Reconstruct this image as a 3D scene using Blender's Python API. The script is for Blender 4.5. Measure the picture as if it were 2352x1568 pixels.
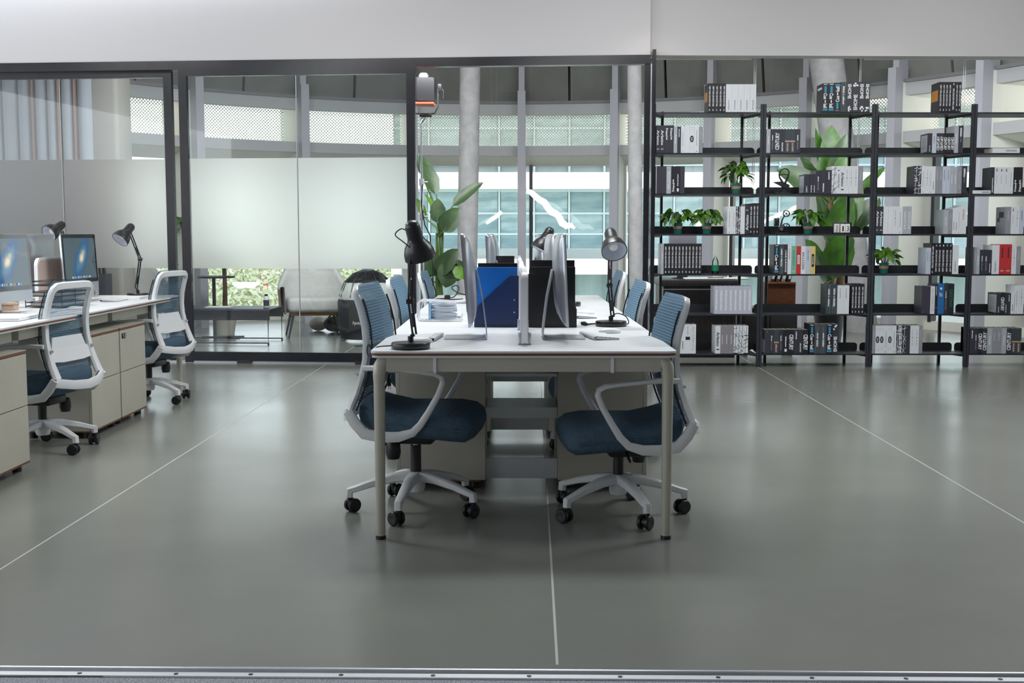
import bpy, bmesh, math, random
from mathutils import Vector, Matrix

random.seed(7)
PI = math.pi
R = math.radians
sc = bpy.context.scene
for o in list(bpy.data.objects):
    bpy.data.objects.remove(o)
COL = sc.collection

# ---------------------------------------------------------------- camera
FPX, CAMH, PITCH = 2660.0, 1.2, R(5.26)
cam = bpy.data.objects.new('camera', bpy.data.cameras.new('camera'))
COL.objects.link(cam)
cam.location = (0, 0, CAMH)
cam.rotation_euler = (PI / 2 - PITCH, 0, 0)
cam.data.sensor_width = 36.0
cam.data.lens = FPX / 2352 * 36.0
cam.data.clip_end = 1500
sc.camera = cam

# ---------------------------------------------------------------- world, lights, exposure
wd = bpy.data.worlds.new('world')
sc.world = wd
wd.use_nodes = True
bg = wd.node_tree.nodes['Background']
bg.inputs[0].default_value = (0.90, 0.96, 1.0, 1)
bg.inputs[1].default_value = 2.75
vs = sc.view_settings
vs.view_transform = 'Standard'
vs.look = 'None'
vs.exposure = 0.0
vs.gamma = 1.0
vs.use_curve_mapping = False
sc.cycles.use_denoising = True
sc.cycles.max_bounces = 10
sc.cycles.diffuse_bounces = 5
sc.cycles.transparent_max_bounces = 24
sc.cycles.sample_clamp_indirect = 6.0
sc.cycles.caustics_reflective = False
sc.cycles.caustics_refractive = False


def area_light(name, loc, rot, sx, sy, power, color=(1, 1, 1)):
    l = bpy.data.lights.new(name, 'AREA')
    l.shape = 'RECTANGLE'
    l.size, l.size_y, l.energy, l.color = sx, sy, power, color
    o = bpy.data.objects.new(name, l)
    COL.objects.link(o)
    o.location, o.rotation_euler = loc, rot
    return o


# unseen fill lights added above the frame, in two rows over the benches
for px in (-3.2, 0.0, 3.2):
    for py, pw in ((6.2, 66), (7.2, 16)):
        area_light('ceiling_fill_light', (px, py, 3.38), (0, 0, 0), 1.2, 0.6, pw, (0.96, 0.99, 1.0))
# lounge ceiling lights between the partition and the curved windows
for px in (-4.2, -1.4, 1.4, 4.2):
    area_light('lounge_light', (px, 13.0, 4.27), (0, 0, 0), 1.6, 0.5, 8, (1, 0.99, 0.97))
# unseen fill lights added to brighten the bulkhead and the bookcases
for px in (-4.4, -1.6, 1.2, 4.0):
    area_light('wall_fill_light', (px, 8.7, 3.34), (R(66), 0, 0), 1.6, 0.1, 11.5, (1.0, 0.98, 0.96))
# hidden fill lights added behind the bulkhead to brighten the lounge
for px in (-2.9, -1.4, 0.2, 2.4, 4.4):
    area_light('bulkhead_fill_light', (px, 11.28 - 0.062 * max(-2.0, min(px, 1.2)) if px < 1.3 else 11.05, 2.9), (R(52), 0, 0), 1.5, 0.08, 46, (0.97, 0.99, 1.0))
# recessed downlights that wash the bulkhead
for px in (-4.6, -2.65, -0.65, 1.25, 3.2, 5.1):
    l = bpy.data.lights.new('downlight', 'SPOT')
    l.energy, l.spot_size, l.spot_blend, l.color, l.shadow_soft_size = 9, R(120), 0.8, (1, 0.9, 0.75), 0.05
    o = bpy.data.objects.new('downlight', l)
    COL.objects.link(o)
    o.location = (px, 10.0, 3.36)

# ---------------------------------------------------------------- helpers
cP, sP = math.cos(PITCH), math.sin(PITCH)


def at(x, y, Y):
    """the point of the plane at depth Y that the photograph shows at pixel (x, y)"""
    a, b = (x - 1176) / FPX, (784 - y) / FPX
    d = (a, cP + b * sP, -sP + b * cP)
    t = Y / d[1]
    return Vector((d[0] * t, Y, CAMH + d[2] * t))


def flr(x, y, z=0.0):
    a, b = (x - 1176) / FPX, (784 - y) / FPX
    d = (a, cP + b * sP, -sP + b * cP)
    t = (z - CAMH) / d[2]
    return Vector((d[0] * t, d[1] * t, z))


class MB:
    def __init__(s):
        s.v, s.f = [], []

    def add(s, vs, fs):
        n = len(s.v)
        s.v += [tuple(v) for v in vs]
        s.f += [tuple(i + n for i in f) for f in fs]
        return s

    def box(s, x0, y0, z0, x1, y1, z1):
        v = [(x, y, z) for z in (z0, z1) for y in (y0, y1) for x in (x0, x1)]
        return s.add(v, [(0, 2, 3, 1), (4, 5, 7, 6), (0, 1, 5, 4), (2, 6, 7, 3), (0, 4, 6, 2), (1, 3, 7, 5)])

    def rbox(s, x0, y0, z0, x1, y1, z1, r=0.004, seg=2):
        bm = bmesh.new()
        bmesh.ops.create_cube(bm, size=1.0)
        for v in bm.verts:
            v.co = Vector(((x0 + x1) / 2 + v.co.x * (x1 - x0), (y0 + y1) / 2 + v.co.y * (y1 - y0), (z0 + z1) / 2 + v.co.z * (z1 - z0)))
        bmesh.ops.bevel(bm, geom=bm.edges[:], offset=r, segments=seg, affect='EDGES', profile=0.5)
        bm.verts.index_update()
        s.add([v.co for v in bm.verts], [[v.index for v in f.verts] for f in bm.faces])
        bm.free()
        return s

    def hexa(s, p):
        """eight corners: bottom ring of four, top ring of four"""
        return s.add(p, [(3, 2, 1, 0), (4, 5, 6, 7), (0, 1, 5, 4), (1, 2, 6, 5), (2, 3, 7, 6), (3, 0, 4, 7)])

    def loft(s, rings, cap=True, close=True):
        n, m = len(rings[0]), len(rings)
        vs = [p for r in rings for p in r]
        fs = []
        for i in range(m - 1):
            for j in range(n if close else n - 1):
                k = (j + 1) % n
                fs.append((i * n + j, i * n + k, (i + 1) * n + k, (i + 1) * n + j))
        if cap:
            fs.append(tuple(range(n - 1, -1, -1)))
            fs.append(tuple((m - 1) * n + j for j in range(n)))
        return s.add(vs, fs)

    def cyl(s, p0, p1, r0, r1=None, n=16):
        r1 = r0 if r1 is None else r1
        return s.tube([p0, p1], [r0, r1], n)

    def tube(s, path, r, n=8, w=None, up=None):
        """sweep; r a number or a list; w multiplies the cross-section along the up axis"""
        P = [Vector(p) for p in path]
        rr = r if isinstance(r, (list, tuple)) else [r] * len(P)
        rings = []
        ref = Vector(up) if up else None
        for i, p in enumerate(P):
            t = (P[min(i + 1, len(P) - 1)] - P[max(i - 1, 0)]).normalized()
            if ref is None:
                ref = Vector((0, 0, 1)) if abs(t.z) < 0.9 else Vector((1, 0, 0))
            a = (ref - t * ref.dot(t))
            if a.length < 1e-5:
                a = t.orthogonal()
            a.normalize()
            b = t.cross(a)
            if not up:
                ref = a
            k = w if w else 1.0
            rings.append([p + a * (rr[i] * k * math.cos(2 * PI * j / n)) + b * (rr[i] * math.sin(2 * PI * j / n)) for j in range(n)])
        return s.loft(rings)

    def bar(s, path, wa, hb, up):
        """sweep of a rectangle: hb (list or number) along up, wa across"""
        P = [Vector(p) for p in path]
        W = wa if isinstance(wa, (list, tuple)) else [wa] * len(P)
        Hh = hb if isinstance(hb, (list, tuple)) else [hb] * len(P)
        U = Vector(up)
        rings = []
        for i, p in enumerate(P):
            t = (P[min(i + 1, len(P) - 1)] - P[max(i - 1, 0)]).normalized()
            a = U - t * U.dot(t)
            a.normalize()
            b = t.cross(a)
            h, w_, c = Hh[i] / 2, W[i] / 2, 0.7
            q = [(h, w_ * c), (h * c, w_), (-h * c, w_), (-h, w_ * c), (-h, -w_ * c), (-h * c, -w_), (h * c, -w_), (h, -w_ * c)]
            pts = [p + a * u_ + b * v_ for u_, v_ in q]
            rings.append(pts)
        return s.loft(rings)

    def lathe(s, prof, n=24, M=None, cap=True):
        rings = []
        for r, z in prof:
            ring = [Vector((r * math.cos(2 * PI * j / n), r * math.sin(2 * PI * j / n), z)) for j in range(n)]
            rings.append([M @ p for p in ring] if M else ring)
        return s.loft(rings, cap=cap)

    def prism(s, poly, c0, c1, axis='y'):
        """polygon in the plane across axis, pulled from c0 to c1 along it"""
        def P(a, b, c):
            return {'y': (a, c, b), 'x': (c, a, b), 'z': (a, b, c)}[axis]
        return s.loft([[P(a, b, c0) for a, b in poly], [P(a, b, c1) for a, b in poly]])

    def ell(s, c, rx, ry, rz, nu=12, nv=8):
        rings = []
        for i in range(nv + 1):
            t = PI * i / nv
            k = max(math.sin(t), 0.02)
            rings.append([Vector((c[0] + rx * k * math.cos(2 * PI * j / nu), c[1] + ry * k * math.sin(2 * PI * j / nu), c[2] - rz * math.cos(t))) for j in range(nu)])
        return s.loft(rings)

    def xf(s, M):
        s.v = [tuple(M @ Vector(v)) for v in s.v]
        return s

    def mesh(s, name, mat, smooth=40):
        me = bpy.data.meshes.new(name)
        me.from_pydata(s.v, [], s.f)
        bm = bmesh.new()
        bm.from_mesh(me)
        bmesh.ops.recalc_face_normals(bm, faces=bm.faces[:])
        bm.to_mesh(me)
        bm.free()
        if mat:
            me.materials.append(mat)
        if smooth:
            me.polygons.foreach_set('use_smooth', [True] * len(me.polygons))
            me.set_sharp_from_angle(angle=R(smooth))
        me.update()
        return me

    def build(s, name, mat, parent=None, smooth=40, loc=None, label=None):
        return put(name, s.mesh(name, mat, smooth), parent, loc, label)


def put(name, me, parent=None, loc=None, label=None, rot=None):
    o = bpy.data.objects.new(name, me)
    COL.objects.link(o)
    o.parent = parent
    if loc is not None:
        o.location = loc
    if rot is not None:
        o.rotation_euler = rot
    if label:
        o['label'] = label
    return o


def tag(o, label, cat=None, group=None, kind=None):
    o['label'] = label
    if cat:
        o['category'] = cat
    if group:
        o['group'] = group
    if kind:
        o['kind'] = kind
    return o


def thing(name, label, cat, loc=(0, 0, 0), rz=0.0, group=None, kind=None):
    o = bpy.data.objects.new(name, None)
    o.empty_display_size = 0.1
    COL.objects.link(o)
    o.location, o.rotation_euler = loc, (0, 0, rz)
    return tag(o, label, cat, group, kind)


KIDS = {}


def dup(root, loc, rz=0.0, label=None, group=None, rot=None):
    """a copy of a thing with copies of its parts and sub-parts"""
    r = root.copy()
    COL.objects.link(r)
    r.location, r.rotation_euler = loc, (rot if rot else (0, 0, rz))
    if label:
        r['label'] = label
    if group:
        r['group'] = group
    for ch in [c for c in root.children]:
        c = ch.copy()
        COL.objects.link(c)
        c.parent = r
        for g in [q for q in ch.children]:
            d = g.copy()
            COL.objects.link(d)
            d.parent = c
    return r


# ---------------------------------------------------------------- materials
def lin(c):
    return tuple(((u / 255) / 12.92 if u / 255 <= 0.04045 else ((u / 255 + 0.055) / 1.055) ** 2.4) for u in c) + (1.0,)


def mat(name, rgb, rough=0.5, metal=0.0, spec=0.5, coat=0.0):
    m = bpy.data.materials.new(name)
    m.use_nodes = True
    b = m.node_tree.nodes['Principled BSDF']
    b.inputs['Base Color'].default_value = lin(rgb)
    b.inputs['Roughness'].default_value = rough
    b.inputs['Metallic'].default_value = metal
    b.inputs['Specular IOR Level'].default_value = spec
    b.inputs['Coat Weight'].default_value = coat
    return m


def nodes(m):
    return m.node_tree.nodes, m.node_tree.links, m.node_tree.nodes['Principled BSDF']


def noisy(m, rgb2, scale=5.0, detail=4, lo=0.35, hi=0.65, bump=0.0, coords='Object', stretch=None, rough2=None):
    """mix the base colour towards rgb2 with noise; optional bump and roughness change"""
    N, L, b = nodes(m)
    tc = N.new('ShaderNodeTexCoord')
    no = N.new('ShaderNodeTexNoise')
    no.inputs['Scale'].default_value = scale
    no.inputs['Detail'].default_value = detail
    src = tc.outputs[coords]
    if stretch:
        mp = N.new('ShaderNodeMapping')
        mp.inputs['Scale'].default_value = stretch
        L.new(src, mp.inputs[0])
        src = mp.outputs[0]
    L.new(src, no.inputs['Vector'])
    rp = N.new('ShaderNodeMapRange')
    rp.inputs['From Min'].default_value, rp.inputs['From Max'].default_value = lo, hi
    L.new(no.outputs['Fac'], rp.inputs['Value'])
    mx = N.new('ShaderNodeMix')
    mx.data_type = 'RGBA'
    mx.inputs['A'].default_value = b.inputs['Base Color'].default_value
    mx.inputs['B'].default_value = lin(rgb2)
    L.new(rp.outputs[0], mx.inputs['Factor'])
    L.new(mx.outputs['Result'], b.inputs['Base Color'])
    if rough2 is not None:
        rr = N.new('ShaderNodeMapRange')
        rr.inputs['To Min'].default_value = b.inputs['Roughness'].default_value
        rr.inputs['To Max'].default_value = rough2
        L.new(rp.outputs[0], rr.inputs['Value'])
        L.new(rr.outputs[0], b.inputs['Roughness'])
    if bump:
        bp = N.new('ShaderNodeBump')
        bp.inputs['Strength'].default_value = bump
        bp.inputs['Distance'].default_value = 0.01
        L.new(no.outputs['Fac'], bp.inputs['Height'])
        L.new(bp.outputs[0], b.inputs['Normal'])
    return m


def shader(name):
    m = bpy.data.materials.new(name)
    m.use_nodes = True
    N = m.node_tree.nodes
    N.clear()
    out = N.new('ShaderNodeOutputMaterial')
    return m, N, m.node_tree.links, out


def glass(name, tint=(1, 1, 1, 1), refl=1.0, base=0.0):
    m, N, L, out = shader(name)
    tr = N.new('ShaderNodeBsdfTransparent')
    tr.inputs[0].default_value = tint
    gl = N.new('ShaderNodeBsdfGlossy')
    gl.inputs['Roughness'].default_value = 0.02
    fr = N.new('ShaderNodeFresnel')
    fr.inputs[0].default_value = 1.5
    ma = N.new('ShaderNodeMath')
    ma.operation = 'MULTIPLY_ADD'
    ma.inputs[1].default_value, ma.inputs[2].default_value = refl, base
    L.new(fr.outputs[0], ma.inputs[0])
    mx = N.new('ShaderNodeMixShader')
    L.new(ma.outputs[0], mx.inputs[0])
    L.new(tr.outputs[0], mx.inputs[1])
    L.new(gl.outputs[0], mx.inputs[2])
    L.new(mx.outputs[0], out.inputs[0])
    return m


M = {}
M['white_plastic'] = mat('white_plastic', (226, 227, 230), 0.35)
M['black_plastic'] = mat('black_plastic', (24, 25, 28), 0.4)
M['black_metal'] = noisy(mat('black_metal', (38, 40, 45), 0.42), (46, 48, 54), 30)
M['shelf_metal'] = noisy(mat('shelf_metal', (42, 45, 53), 0.45), (50, 53, 62), 20)
M['frame_metal'] = noisy(mat('frame_metal', (34, 34, 42), 0.26, spec=0.4), (28, 28, 35), 6)
M['chrome'] = mat('chrome', (210, 212, 215), 0.15, 1.0)
M['aluminium'] = noisy(mat('aluminium', (205, 208, 214), 0.32, 0.85), (190, 194, 202), 3)
M['beige_metal'] = mat('beige_metal', (186, 182, 168), 0.4, 0.15)
M['beige_panel'] = noisy(mat('beige_panel', (188, 184, 172), 0.5), (182, 178, 166), 4)
M['desk_top'] = noisy(mat('desk_top', (230, 232, 234), 0.38), (224, 227, 230), 3)
M['brown_edge'] = mat('brown_edge', (116, 70, 48), 0.5)
M['seat_fabric'] = noisy(mat('seat_fabric', (80, 100, 118), 0.85, spec=0.2), (70, 90, 108), 60, bump=0.2)
M['wall_paint'] = mat('wall_paint', (212, 210, 213), 0.8)
M['ceiling_paint'] = mat('ceiling_paint', (232, 231, 230), 0.8)
M['paper'] = mat('paper', (236, 236, 234), 0.7)
M['pages'] = noisy(mat('pages', (222, 218, 208), 0.8), (205, 200, 190), 200, stretch=(1, 0.05, 0.05))
M['glass'] = glass('glass')
M['facade_glass'] = glass('facade_glass', (0.95, 0.97, 0.965, 1))
M['hazy_glass'] = glass('hazy_glass', (0.88, 0.905, 0.91, 1), 1.0, 0.02)
M['leaf'] = noisy(mat('leaf', (58, 108, 28), 0.4), (96, 148, 46), 25)
M['leaf_dark'] = noisy(mat('leaf_dark', (34, 58, 30), 0.38), (54, 80, 40), 8, stretch=(1, 6, 1))
M['leaf_light'] = noisy(mat('leaf_light', (96, 138, 34), 0.4), (66, 104, 30), 8, stretch=(1, 6, 1))
M['stem'] = mat('stem', (84, 112, 52), 0.5)
M['soil'] = mat('soil', (60, 42, 30), 0.9)


def frost():
    m, N, L, out = shader('frosted_film')
    a = N.new('ShaderNodeBsdfRefraction')
    a.inputs['Color'].default_value = (0.99, 0.968, 0.95, 1)
    a.inputs['Roughness'].default_value = 0.55
    a.inputs['IOR'].default_value = 1.25
    d = N.new('ShaderNodeBsdfDiffuse')
    d.inputs[0].default_value = (0.8, 0.84, 0.85, 1)
    mx = N.new('ShaderNodeMixShader')
    mx.inputs[0].default_value = 0.12
    L.new(a.outputs[0], mx.inputs[1])
    L.new(d.outputs[0], mx.inputs[2])
    L.new(mx.outputs[0], out.inputs[0])
    return m


M['frost'] = frost()


def chair_mesh():
    m, N, L, out = shader('chair_mesh_fabric')
    tc = N.new('ShaderNodeTexCoord')
    wv = N.new('ShaderNodeTexWave')
    wv.bands_direction = 'Z'
    wv.inputs['Scale'].default_value = 26
    L.new(tc.outputs['Object'], wv.inputs['Vector'])
    p = N.new('ShaderNodeBsdfPrincipled')
    p.inputs['Roughness'].default_value = 0.7
    mc = N.new('ShaderNodeMix')
    mc.data_type = 'RGBA'
    mc.inputs['A'].default_value = lin((62, 96, 120))
    mc.inputs['B'].default_value = lin((98, 132, 154))
    L.new(wv.outputs['Fac'], mc.inputs['Factor'])
    L.new(mc.outputs['Result'], p.inputs['Base Color'])
    t = N.new('ShaderNodeBsdfTransparent')
    mr = N.new('ShaderNodeMapRange')
    mr.inputs['To Min'].default_value, mr.inputs['To Max'].default_value = -0.14, 0.14
    L.new(wv.outputs['Fac'], mr.inputs['Value'])
    lw = N.new('ShaderNodeLayerWeight')
    mf = N.new('ShaderNodeMapRange')
    mf.inputs['From Min'].default_value, mf.inputs['From Max'].default_value = 0.4, 0.78
    mf.inputs['To Min'].default_value, mf.inputs['To Max'].default_value = 0.5, 0.97
    L.new(lw.outputs['Facing'], mf.inputs['Value'])
    sm = N.new('ShaderNodeMath')
    sm.use_clamp = True
    L.new(mf.outputs[0], sm.inputs[0])
    L.new(mr.outputs[0], sm.inputs[1])
    mr = sm
    mx = N.new('ShaderNodeMixShader')
    L.new(mr.outputs[0], mx.inputs[0])
    L.new(t.outputs[0], mx.inputs[1])
    L.new(p.outputs[0], mx.inputs[2])
    L.new(mx.outputs[0], out.inputs[0])
    return m


M['chair_mesh'] = chair_mesh()


def perforated():
    m, N, L, out = shader('perforated_metal')
    tc = N.new('ShaderNodeTexCoord')
    vo = N.new('ShaderNodeTexVoronoi')
    vo.voronoi_dimensions = '2D'
    vo.inputs['Scale'].default_value = 33
    vo.inputs['Randomness'].default_value = 0.0
    rot = N.new('ShaderNodeMapping')
    rot.inputs['Rotation'].default_value = (0, 0, R(45))
    L.new(tc.outputs['UV'], rot.inputs[0])
    L.new(rot.outputs[0], vo.inputs['Vector'])
    lt = N.new('ShaderNodeMath')
    lt.operation = 'LESS_THAN'
    lt.inputs[1].default_value = 0.385
    L.new(vo.outputs['Distance'], lt.inputs[0])
    d = N.new('ShaderNodeBsdfDiffuse')
    d.inputs[0].default_value = lin((214, 212, 196))
    t = N.new('ShaderNodeBsdfTransparent')
    mx = N.new('ShaderNodeMixShader')
    L.new(lt.outputs[0], mx.inputs[0])
    L.new(d.outputs[0], mx.inputs[1])
    L.new(t.outputs[0], mx.inputs[2])
    L.new(mx.outputs[0], out.inputs[0])
    return m


M['perforated'] = perforated()

# lettering: glyph outlines from the built-in font, as flat meshes
GLYPHS = {}


def glyphs(text, bold=0.0):
    key = (text, bold)
    if key not in GLYPHS:
        cu = bpy.data.curves.new('lettering', 'FONT')
        cu.body = text
        cu.resolution_u = 2
        cu.offset = bold
        o = bpy.data.objects.new('lettering', cu)
        COL.objects.link(o)
        dg = bpy.context.evaluated_depsgraph_get()
        me = o.evaluated_get(dg).to_mesh()
        v = [tuple(p.co) for p in me.vertices]
        f = [tuple(p.vertices) for p in me.polygons]
        bpy.data.objects.remove(o)
        bpy.data.curves.remove(cu)
        x0, x1 = min(p[0] for p in v), max(p[0] for p in v)
        y0, y1 = min(p[1] for p in v), max(p[1] for p in v)
        GLYPHS[key] = ([((p[0] - x0) / (x1 - x0), (p[1] - y0) / (y1 - y0)) for p in v], f)
    return GLYPHS[key]


for t_, b_ in (('Arletto', 0.02), ('Friend', 0.03), ('REDSTAR', 0.0), ('CENTURY', 0.03), ('Cue', 0.03), ('ball', 0.03), ('EHOME', 0.03), ('CHANEL', 0.02), ('DESTINY', 0.0), ('NEW YORK ARCHITECTURE', 0.02), ('LONE SURVIVOR', 0.02), ('Aputure', 0.01), ('MAR', 0.0), ('1', 0.0), ('3', 0.0), ('KELLY HOPPEN STYLE', 0.0)):
    glyphs(t_, b_)
# ================================================================ the setting
m = mat('floor_epoxy', (135, 137, 130), 0.19, spec=0.6)
noisy(m, (120, 122, 116), 0.9, 6, 0.3, 0.7, rough2=0.27)
N_, L_, b_ = nodes(m)
tc = N_.new('ShaderNodeTexCoord')
n2 = N_.new('ShaderNodeTexNoise')
n2.inputs['Scale'].default_value, n2.inputs['Detail'].default_value = 2.2, 3
bp = N_.new('ShaderNodeBump')
bp.inputs['Strength'].default_value, bp.inputs['Distance'].default_value = 0.05, 0.02
L_.new(tc.outputs['Object'], n2.inputs['Vector'])
L_.new(n2.outputs['Fac'], bp.inputs['Height'])
L_.new(bp.outputs[0], b_.inputs['Normal'])
M['floor'] = m
M['joint'] = mat('joint_strip', (186, 188, 184), 0.4)
fl = MB().box(-9, 3.07, -0.2, 9, 17.6, 0).build('floor', M['floor'])
tag(fl, 'grey green polished epoxy floor with thin pale joint lines', kind='structure')
for x0 in (-1.915, 0.072, 2.06):
    y0, y1 = 3.15, 16.5
    MB().hexa([(x0 + 0.0174 * y0 - 0.004, y0, 0), (x0 + 0.0174 * y0 + 0.004, y0, 0), (x0 + 0.0174 * y1 + 0.004, y1, 0), (x0 + 0.0174 * y1 - 0.004, y1, 0),
               (x0 + 0.0174 * y0 - 0.004, y0, 0.0006), (x0 + 0.0174 * y0 + 0.004, y0, 0.0006), (x0 + 0.0174 * y1 + 0.004, y1, 0.0006), (x0 + 0.0174 * y1 - 0.004, y1, 0.0006)]).build('floor_joint', M['joint'], fl)
m = noisy(mat('carpet', (186, 189, 198), 0.95, spec=0.1), (136, 140, 150), 220, 2, 0.4, 0.6, bump=0.4)
tag(MB().box(-9, -4, -0.2, 9, 3.07, -0.004).build('carpet', m), 'speckled blue grey carpet in front of the metal threshold', kind='structure')

# threshold of the sliding front: a ridge and a screwed-down flat strip
th = thing('trim_1', 'aluminium threshold strip with screw holes across the floor', 'trim', (0, 3.098, 0), math.atan2(-0.048, 2.825), kind='structure')
del th['category']
prof = [(0.013 * math.cos(PI * k / 8), 0.012 * math.sin(PI * k / 8)) for k in range(9)]
MB().prism([(-a * 1.0 - 0.004, b - 0.002) for a, b in prof] + [(0.009, -0.01), (-0.017, -0.01)], -6, 6, axis='x').build('ridge', M['aluminium'], th)
MB().box(-6, -0.047, -0.012, 6, -0.020, 0.001).build('flat_strip', mat('strip_pale', (228, 231, 236), 0.4, 0.3), th)
sm = MB().cyl((0, 0, 0.0005), (0, 0, 0.0022), 0.0065, n=10).mesh('screw', M['black_metal'])
for px in (195, 415, 585, 790, 998, 1215, 1420, 1640, 1850, 2060, 2270):
    p = flr(px, 1552 + px * 0.0045)
    put('screw', sm, th, ((px - 1176) / FPX * 3.22, -0.0335, 0))

# ceiling and bulkhead
tag(MB().box(-7.4, -4, 0, -7.2, 10.9, 0.9).build('wall_left', M['wall_paint'], smooth=0), 'low white window parapet out of view at the left', kind='structure')
tag(MB().box(-9, -4.2, 0, 9, -4, 3.4).build('wall_front', M['wall_paint'], smooth=0), 'white office wall behind the viewer', kind='structure')
tag(MB().box(7.2, -4, 0, 7.4, 10.6, 3.4).build('wall_right', M['wall_paint'], smooth=0), 'white office wall out of view at the right', kind='structure')
tag(MB().box(-9, -4, 3.4, 9, 10.62, 3.6).build('ceiling', M['ceiling_paint']), 'white painted office ceiling', kind='structure')
P0 = Vector((1.215, 10.55, 0))
U = Vector((-4.295, 0.37, 0)).normalized()
W = Vector((-U.y, U.x, 0))          # towards the camera?
if W.y > 0:
    W = -W


def onp(x):
    """distance along the glass partition of the photograph's column x"""
    k = (x - 1176) / (FPX * 1.0) / (cP)      # X = k*Y (near the horizon row)
    # P0.x + s*U.x = k*(P0.y + s*U.y)
    return (k * P0.y - P0.x) / (U.x - k * U.y)


def pbox(mb, s0, s1, d0, d1, z0, z1):
    q = [P0 + U * s + W * d for s, d in ((s0, d0), (s1, d0), (s1, d1), (s0, d1))]
    return mb.hexa([Vector((p.x, p.y, z0)) for p in q] + [Vector((p.x, p.y, z1)) for p in q])


b1 = MB()
pbox(b1, -0.02, 8.5, -0.12, 0.05, 2.795, 4.3)
tag(b1.build('wall_back', M['wall_paint'], smooth=0), 'white bulkhead wall above the dark glass partition', kind='structure')
b1 = MB().hexa([(1.235, 10.56, 2.80), (9, 10.72, 2.80), (9, 10.9, 2.80), (1.235, 10.72, 2.80), (1.235, 10.56, 4.3), (9, 10.72, 4.3), (9, 10.9, 4.3), (1.235, 10.72, 4.3)])
tag(b1.build('wall_back.001', M['wall_paint'], smooth=0), 'white bulkhead wall above the open bookcases', kind='structure')

# dark partition frame: header rail, corner post
hd = MB()
pbox(hd, -0.02, 7.0, -0.03, 0.06, 2.715, 2.795)
tag(hd.build('trim_2', M['frame_metal'], smooth=0), 'dark metal header rail of the glass partition', kind='structure')
cp = thing('trim_3', 'dark corner post at the right end of the glass partition', 'post', kind='structure')
del cp['category']
a = P0
s0, s1 = onp(1498), onp(1476)
pb = MB()
pbox(pb, onp(1487), onp(1474), -0.04, 0.05, 0, 2.74)
pb.build('post', M['frame_metal'], cp, smooth=0)
pb = MB()
pbox(pb, onp(1499), onp(1491), -0.05, 0.10, 0, 2.835)
pb.build('post', M['frame_metal'], cp, smooth=0)
pb = MB()
pbox(pb, onp(1490), onp(1488), -0.03, 0.03, 0, 2.72)
pb.build('seal_strip', M['aluminium'], cp, smooth=0)


def framed_panel(name, label, x0, x1, st0, st1, seam, d):
    """a framed glass leaf: photograph columns x0..x1, stile widths, seam column, offset d from the partition line"""
    r = thing(name, label, 'door', kind='structure')
    del r['category']
    s1, s0 = onp(x0), onp(x1)                       # s grows to the left
    w = 0.05
    if st0:
        b = MB(); pbox(b, s1 - st0, s1, d, d + w, 0.005, 2.715); b.build('stile', M['frame_metal'], r, smooth=0)
    b = MB(); pbox(b, s0, s0 + st1, d, d + w, 0.005, 2.715); b.build('stile', M['frame_metal'], r, smooth=0)
    b = MB(); pbox(b, s0 + st1, s1 - st0, d + 0.002, d + w - 0.002, 2.655, 2.715); b.build('top_rail', M['frame_metal'], r, smooth=0)
    b = MB(); pbox(b, s0 + st1, s1 - st0, d + 0.002, d + w - 0.002, 0.02, 0.105); b.build('bottom_rail', M['frame_metal'], r, smooth=0)
    sm_ = onp(seam)
    for a0, a1 in ((s0 + st1, sm_ - 0.003), (sm_ + 0.003, s1 - st0)):
        b = MB(); pbox(b, a0, a1, d + 0.02, d + 0.03, 0.1, 2.66); b.build('glass_pane', M['hazy_glass'], r, smooth=0)
        b = MB(); pbox(b, a0, a1, d + 0.0335, d + 0.0345, 0.888, 1.905); b.build('frosted_film', M['frost'], r, smooth=0)
    b = MB(); pbox(b, sm_ - 0.0035, sm_ + 0.0035, d + 0.019, d + 0.036, 0.1, 2.66); b.build('pane_joint', mat('pane_joint', (176, 186, 188), 0.3), r, smooth=0)
    return r


framed_panel('door_1', 'sliding dark framed glass door with frosted band before the lounge', 430, 959, 0.076, 0.076, 692.5, 0.012)
framed_panel('door_2', 'fixed dark framed glass panel with frosted band behind the left desks', -320, 408, 0.0, 0.078, 154, -0.06)
tr = MB()
pbox(tr, onp(990), onp(380), 0.01, 0.05, 0, 0.018)
tr_o = tag(tr.build('trim_4', M['aluminium'], smooth=0), 'pale floor track under the sliding glass door', kind='structure')
for x in (565, 835):
    b = MB(); pbox(b, onp(x + 16), onp(x - 16), 0.05, 0.075, 0, 0.03); b.build('track_stop', M['black_metal'], tr_o, smooth=0)

# ---------------------------------------------------------------- curved facade
FC = Vector((0, 10.7, 0))
FR = 6.3


def fang(px, rad=FR):
    """angle on the facade circle of the photograph's column px"""
    k = (px - 1176) / FPX
    A, B, C_ = 1 + k * k, -2 * FC.y, FC.y ** 2 - rad ** 2
    t = (-B + math.sqrt(B * B - 4 * A * C_)) / (2 * A)
    return math.atan2(k * t, t - FC.y)


def arc(mb, a0, a1, r0, r1, z0, z1, n=5, r0b=None, r1b=None):
    """a curved slab; the b radii hold at the top"""
    rings = []
    r0b = r0 if r0b is None else r0b
    r1b = r1 if r1b is None else r1b
    for i in range(n + 1):
        a = a0 + (a1 - a0) * i / n
        s, c = math.sin(a), math.cos(a)
        rings.append([(FC.x + r * s, FC.y + r * c, z) for r, z in ((r0, z0), (r1, z0), (r1b, z1), (r0b, z1))])
    return mb.loft(rings)


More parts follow.
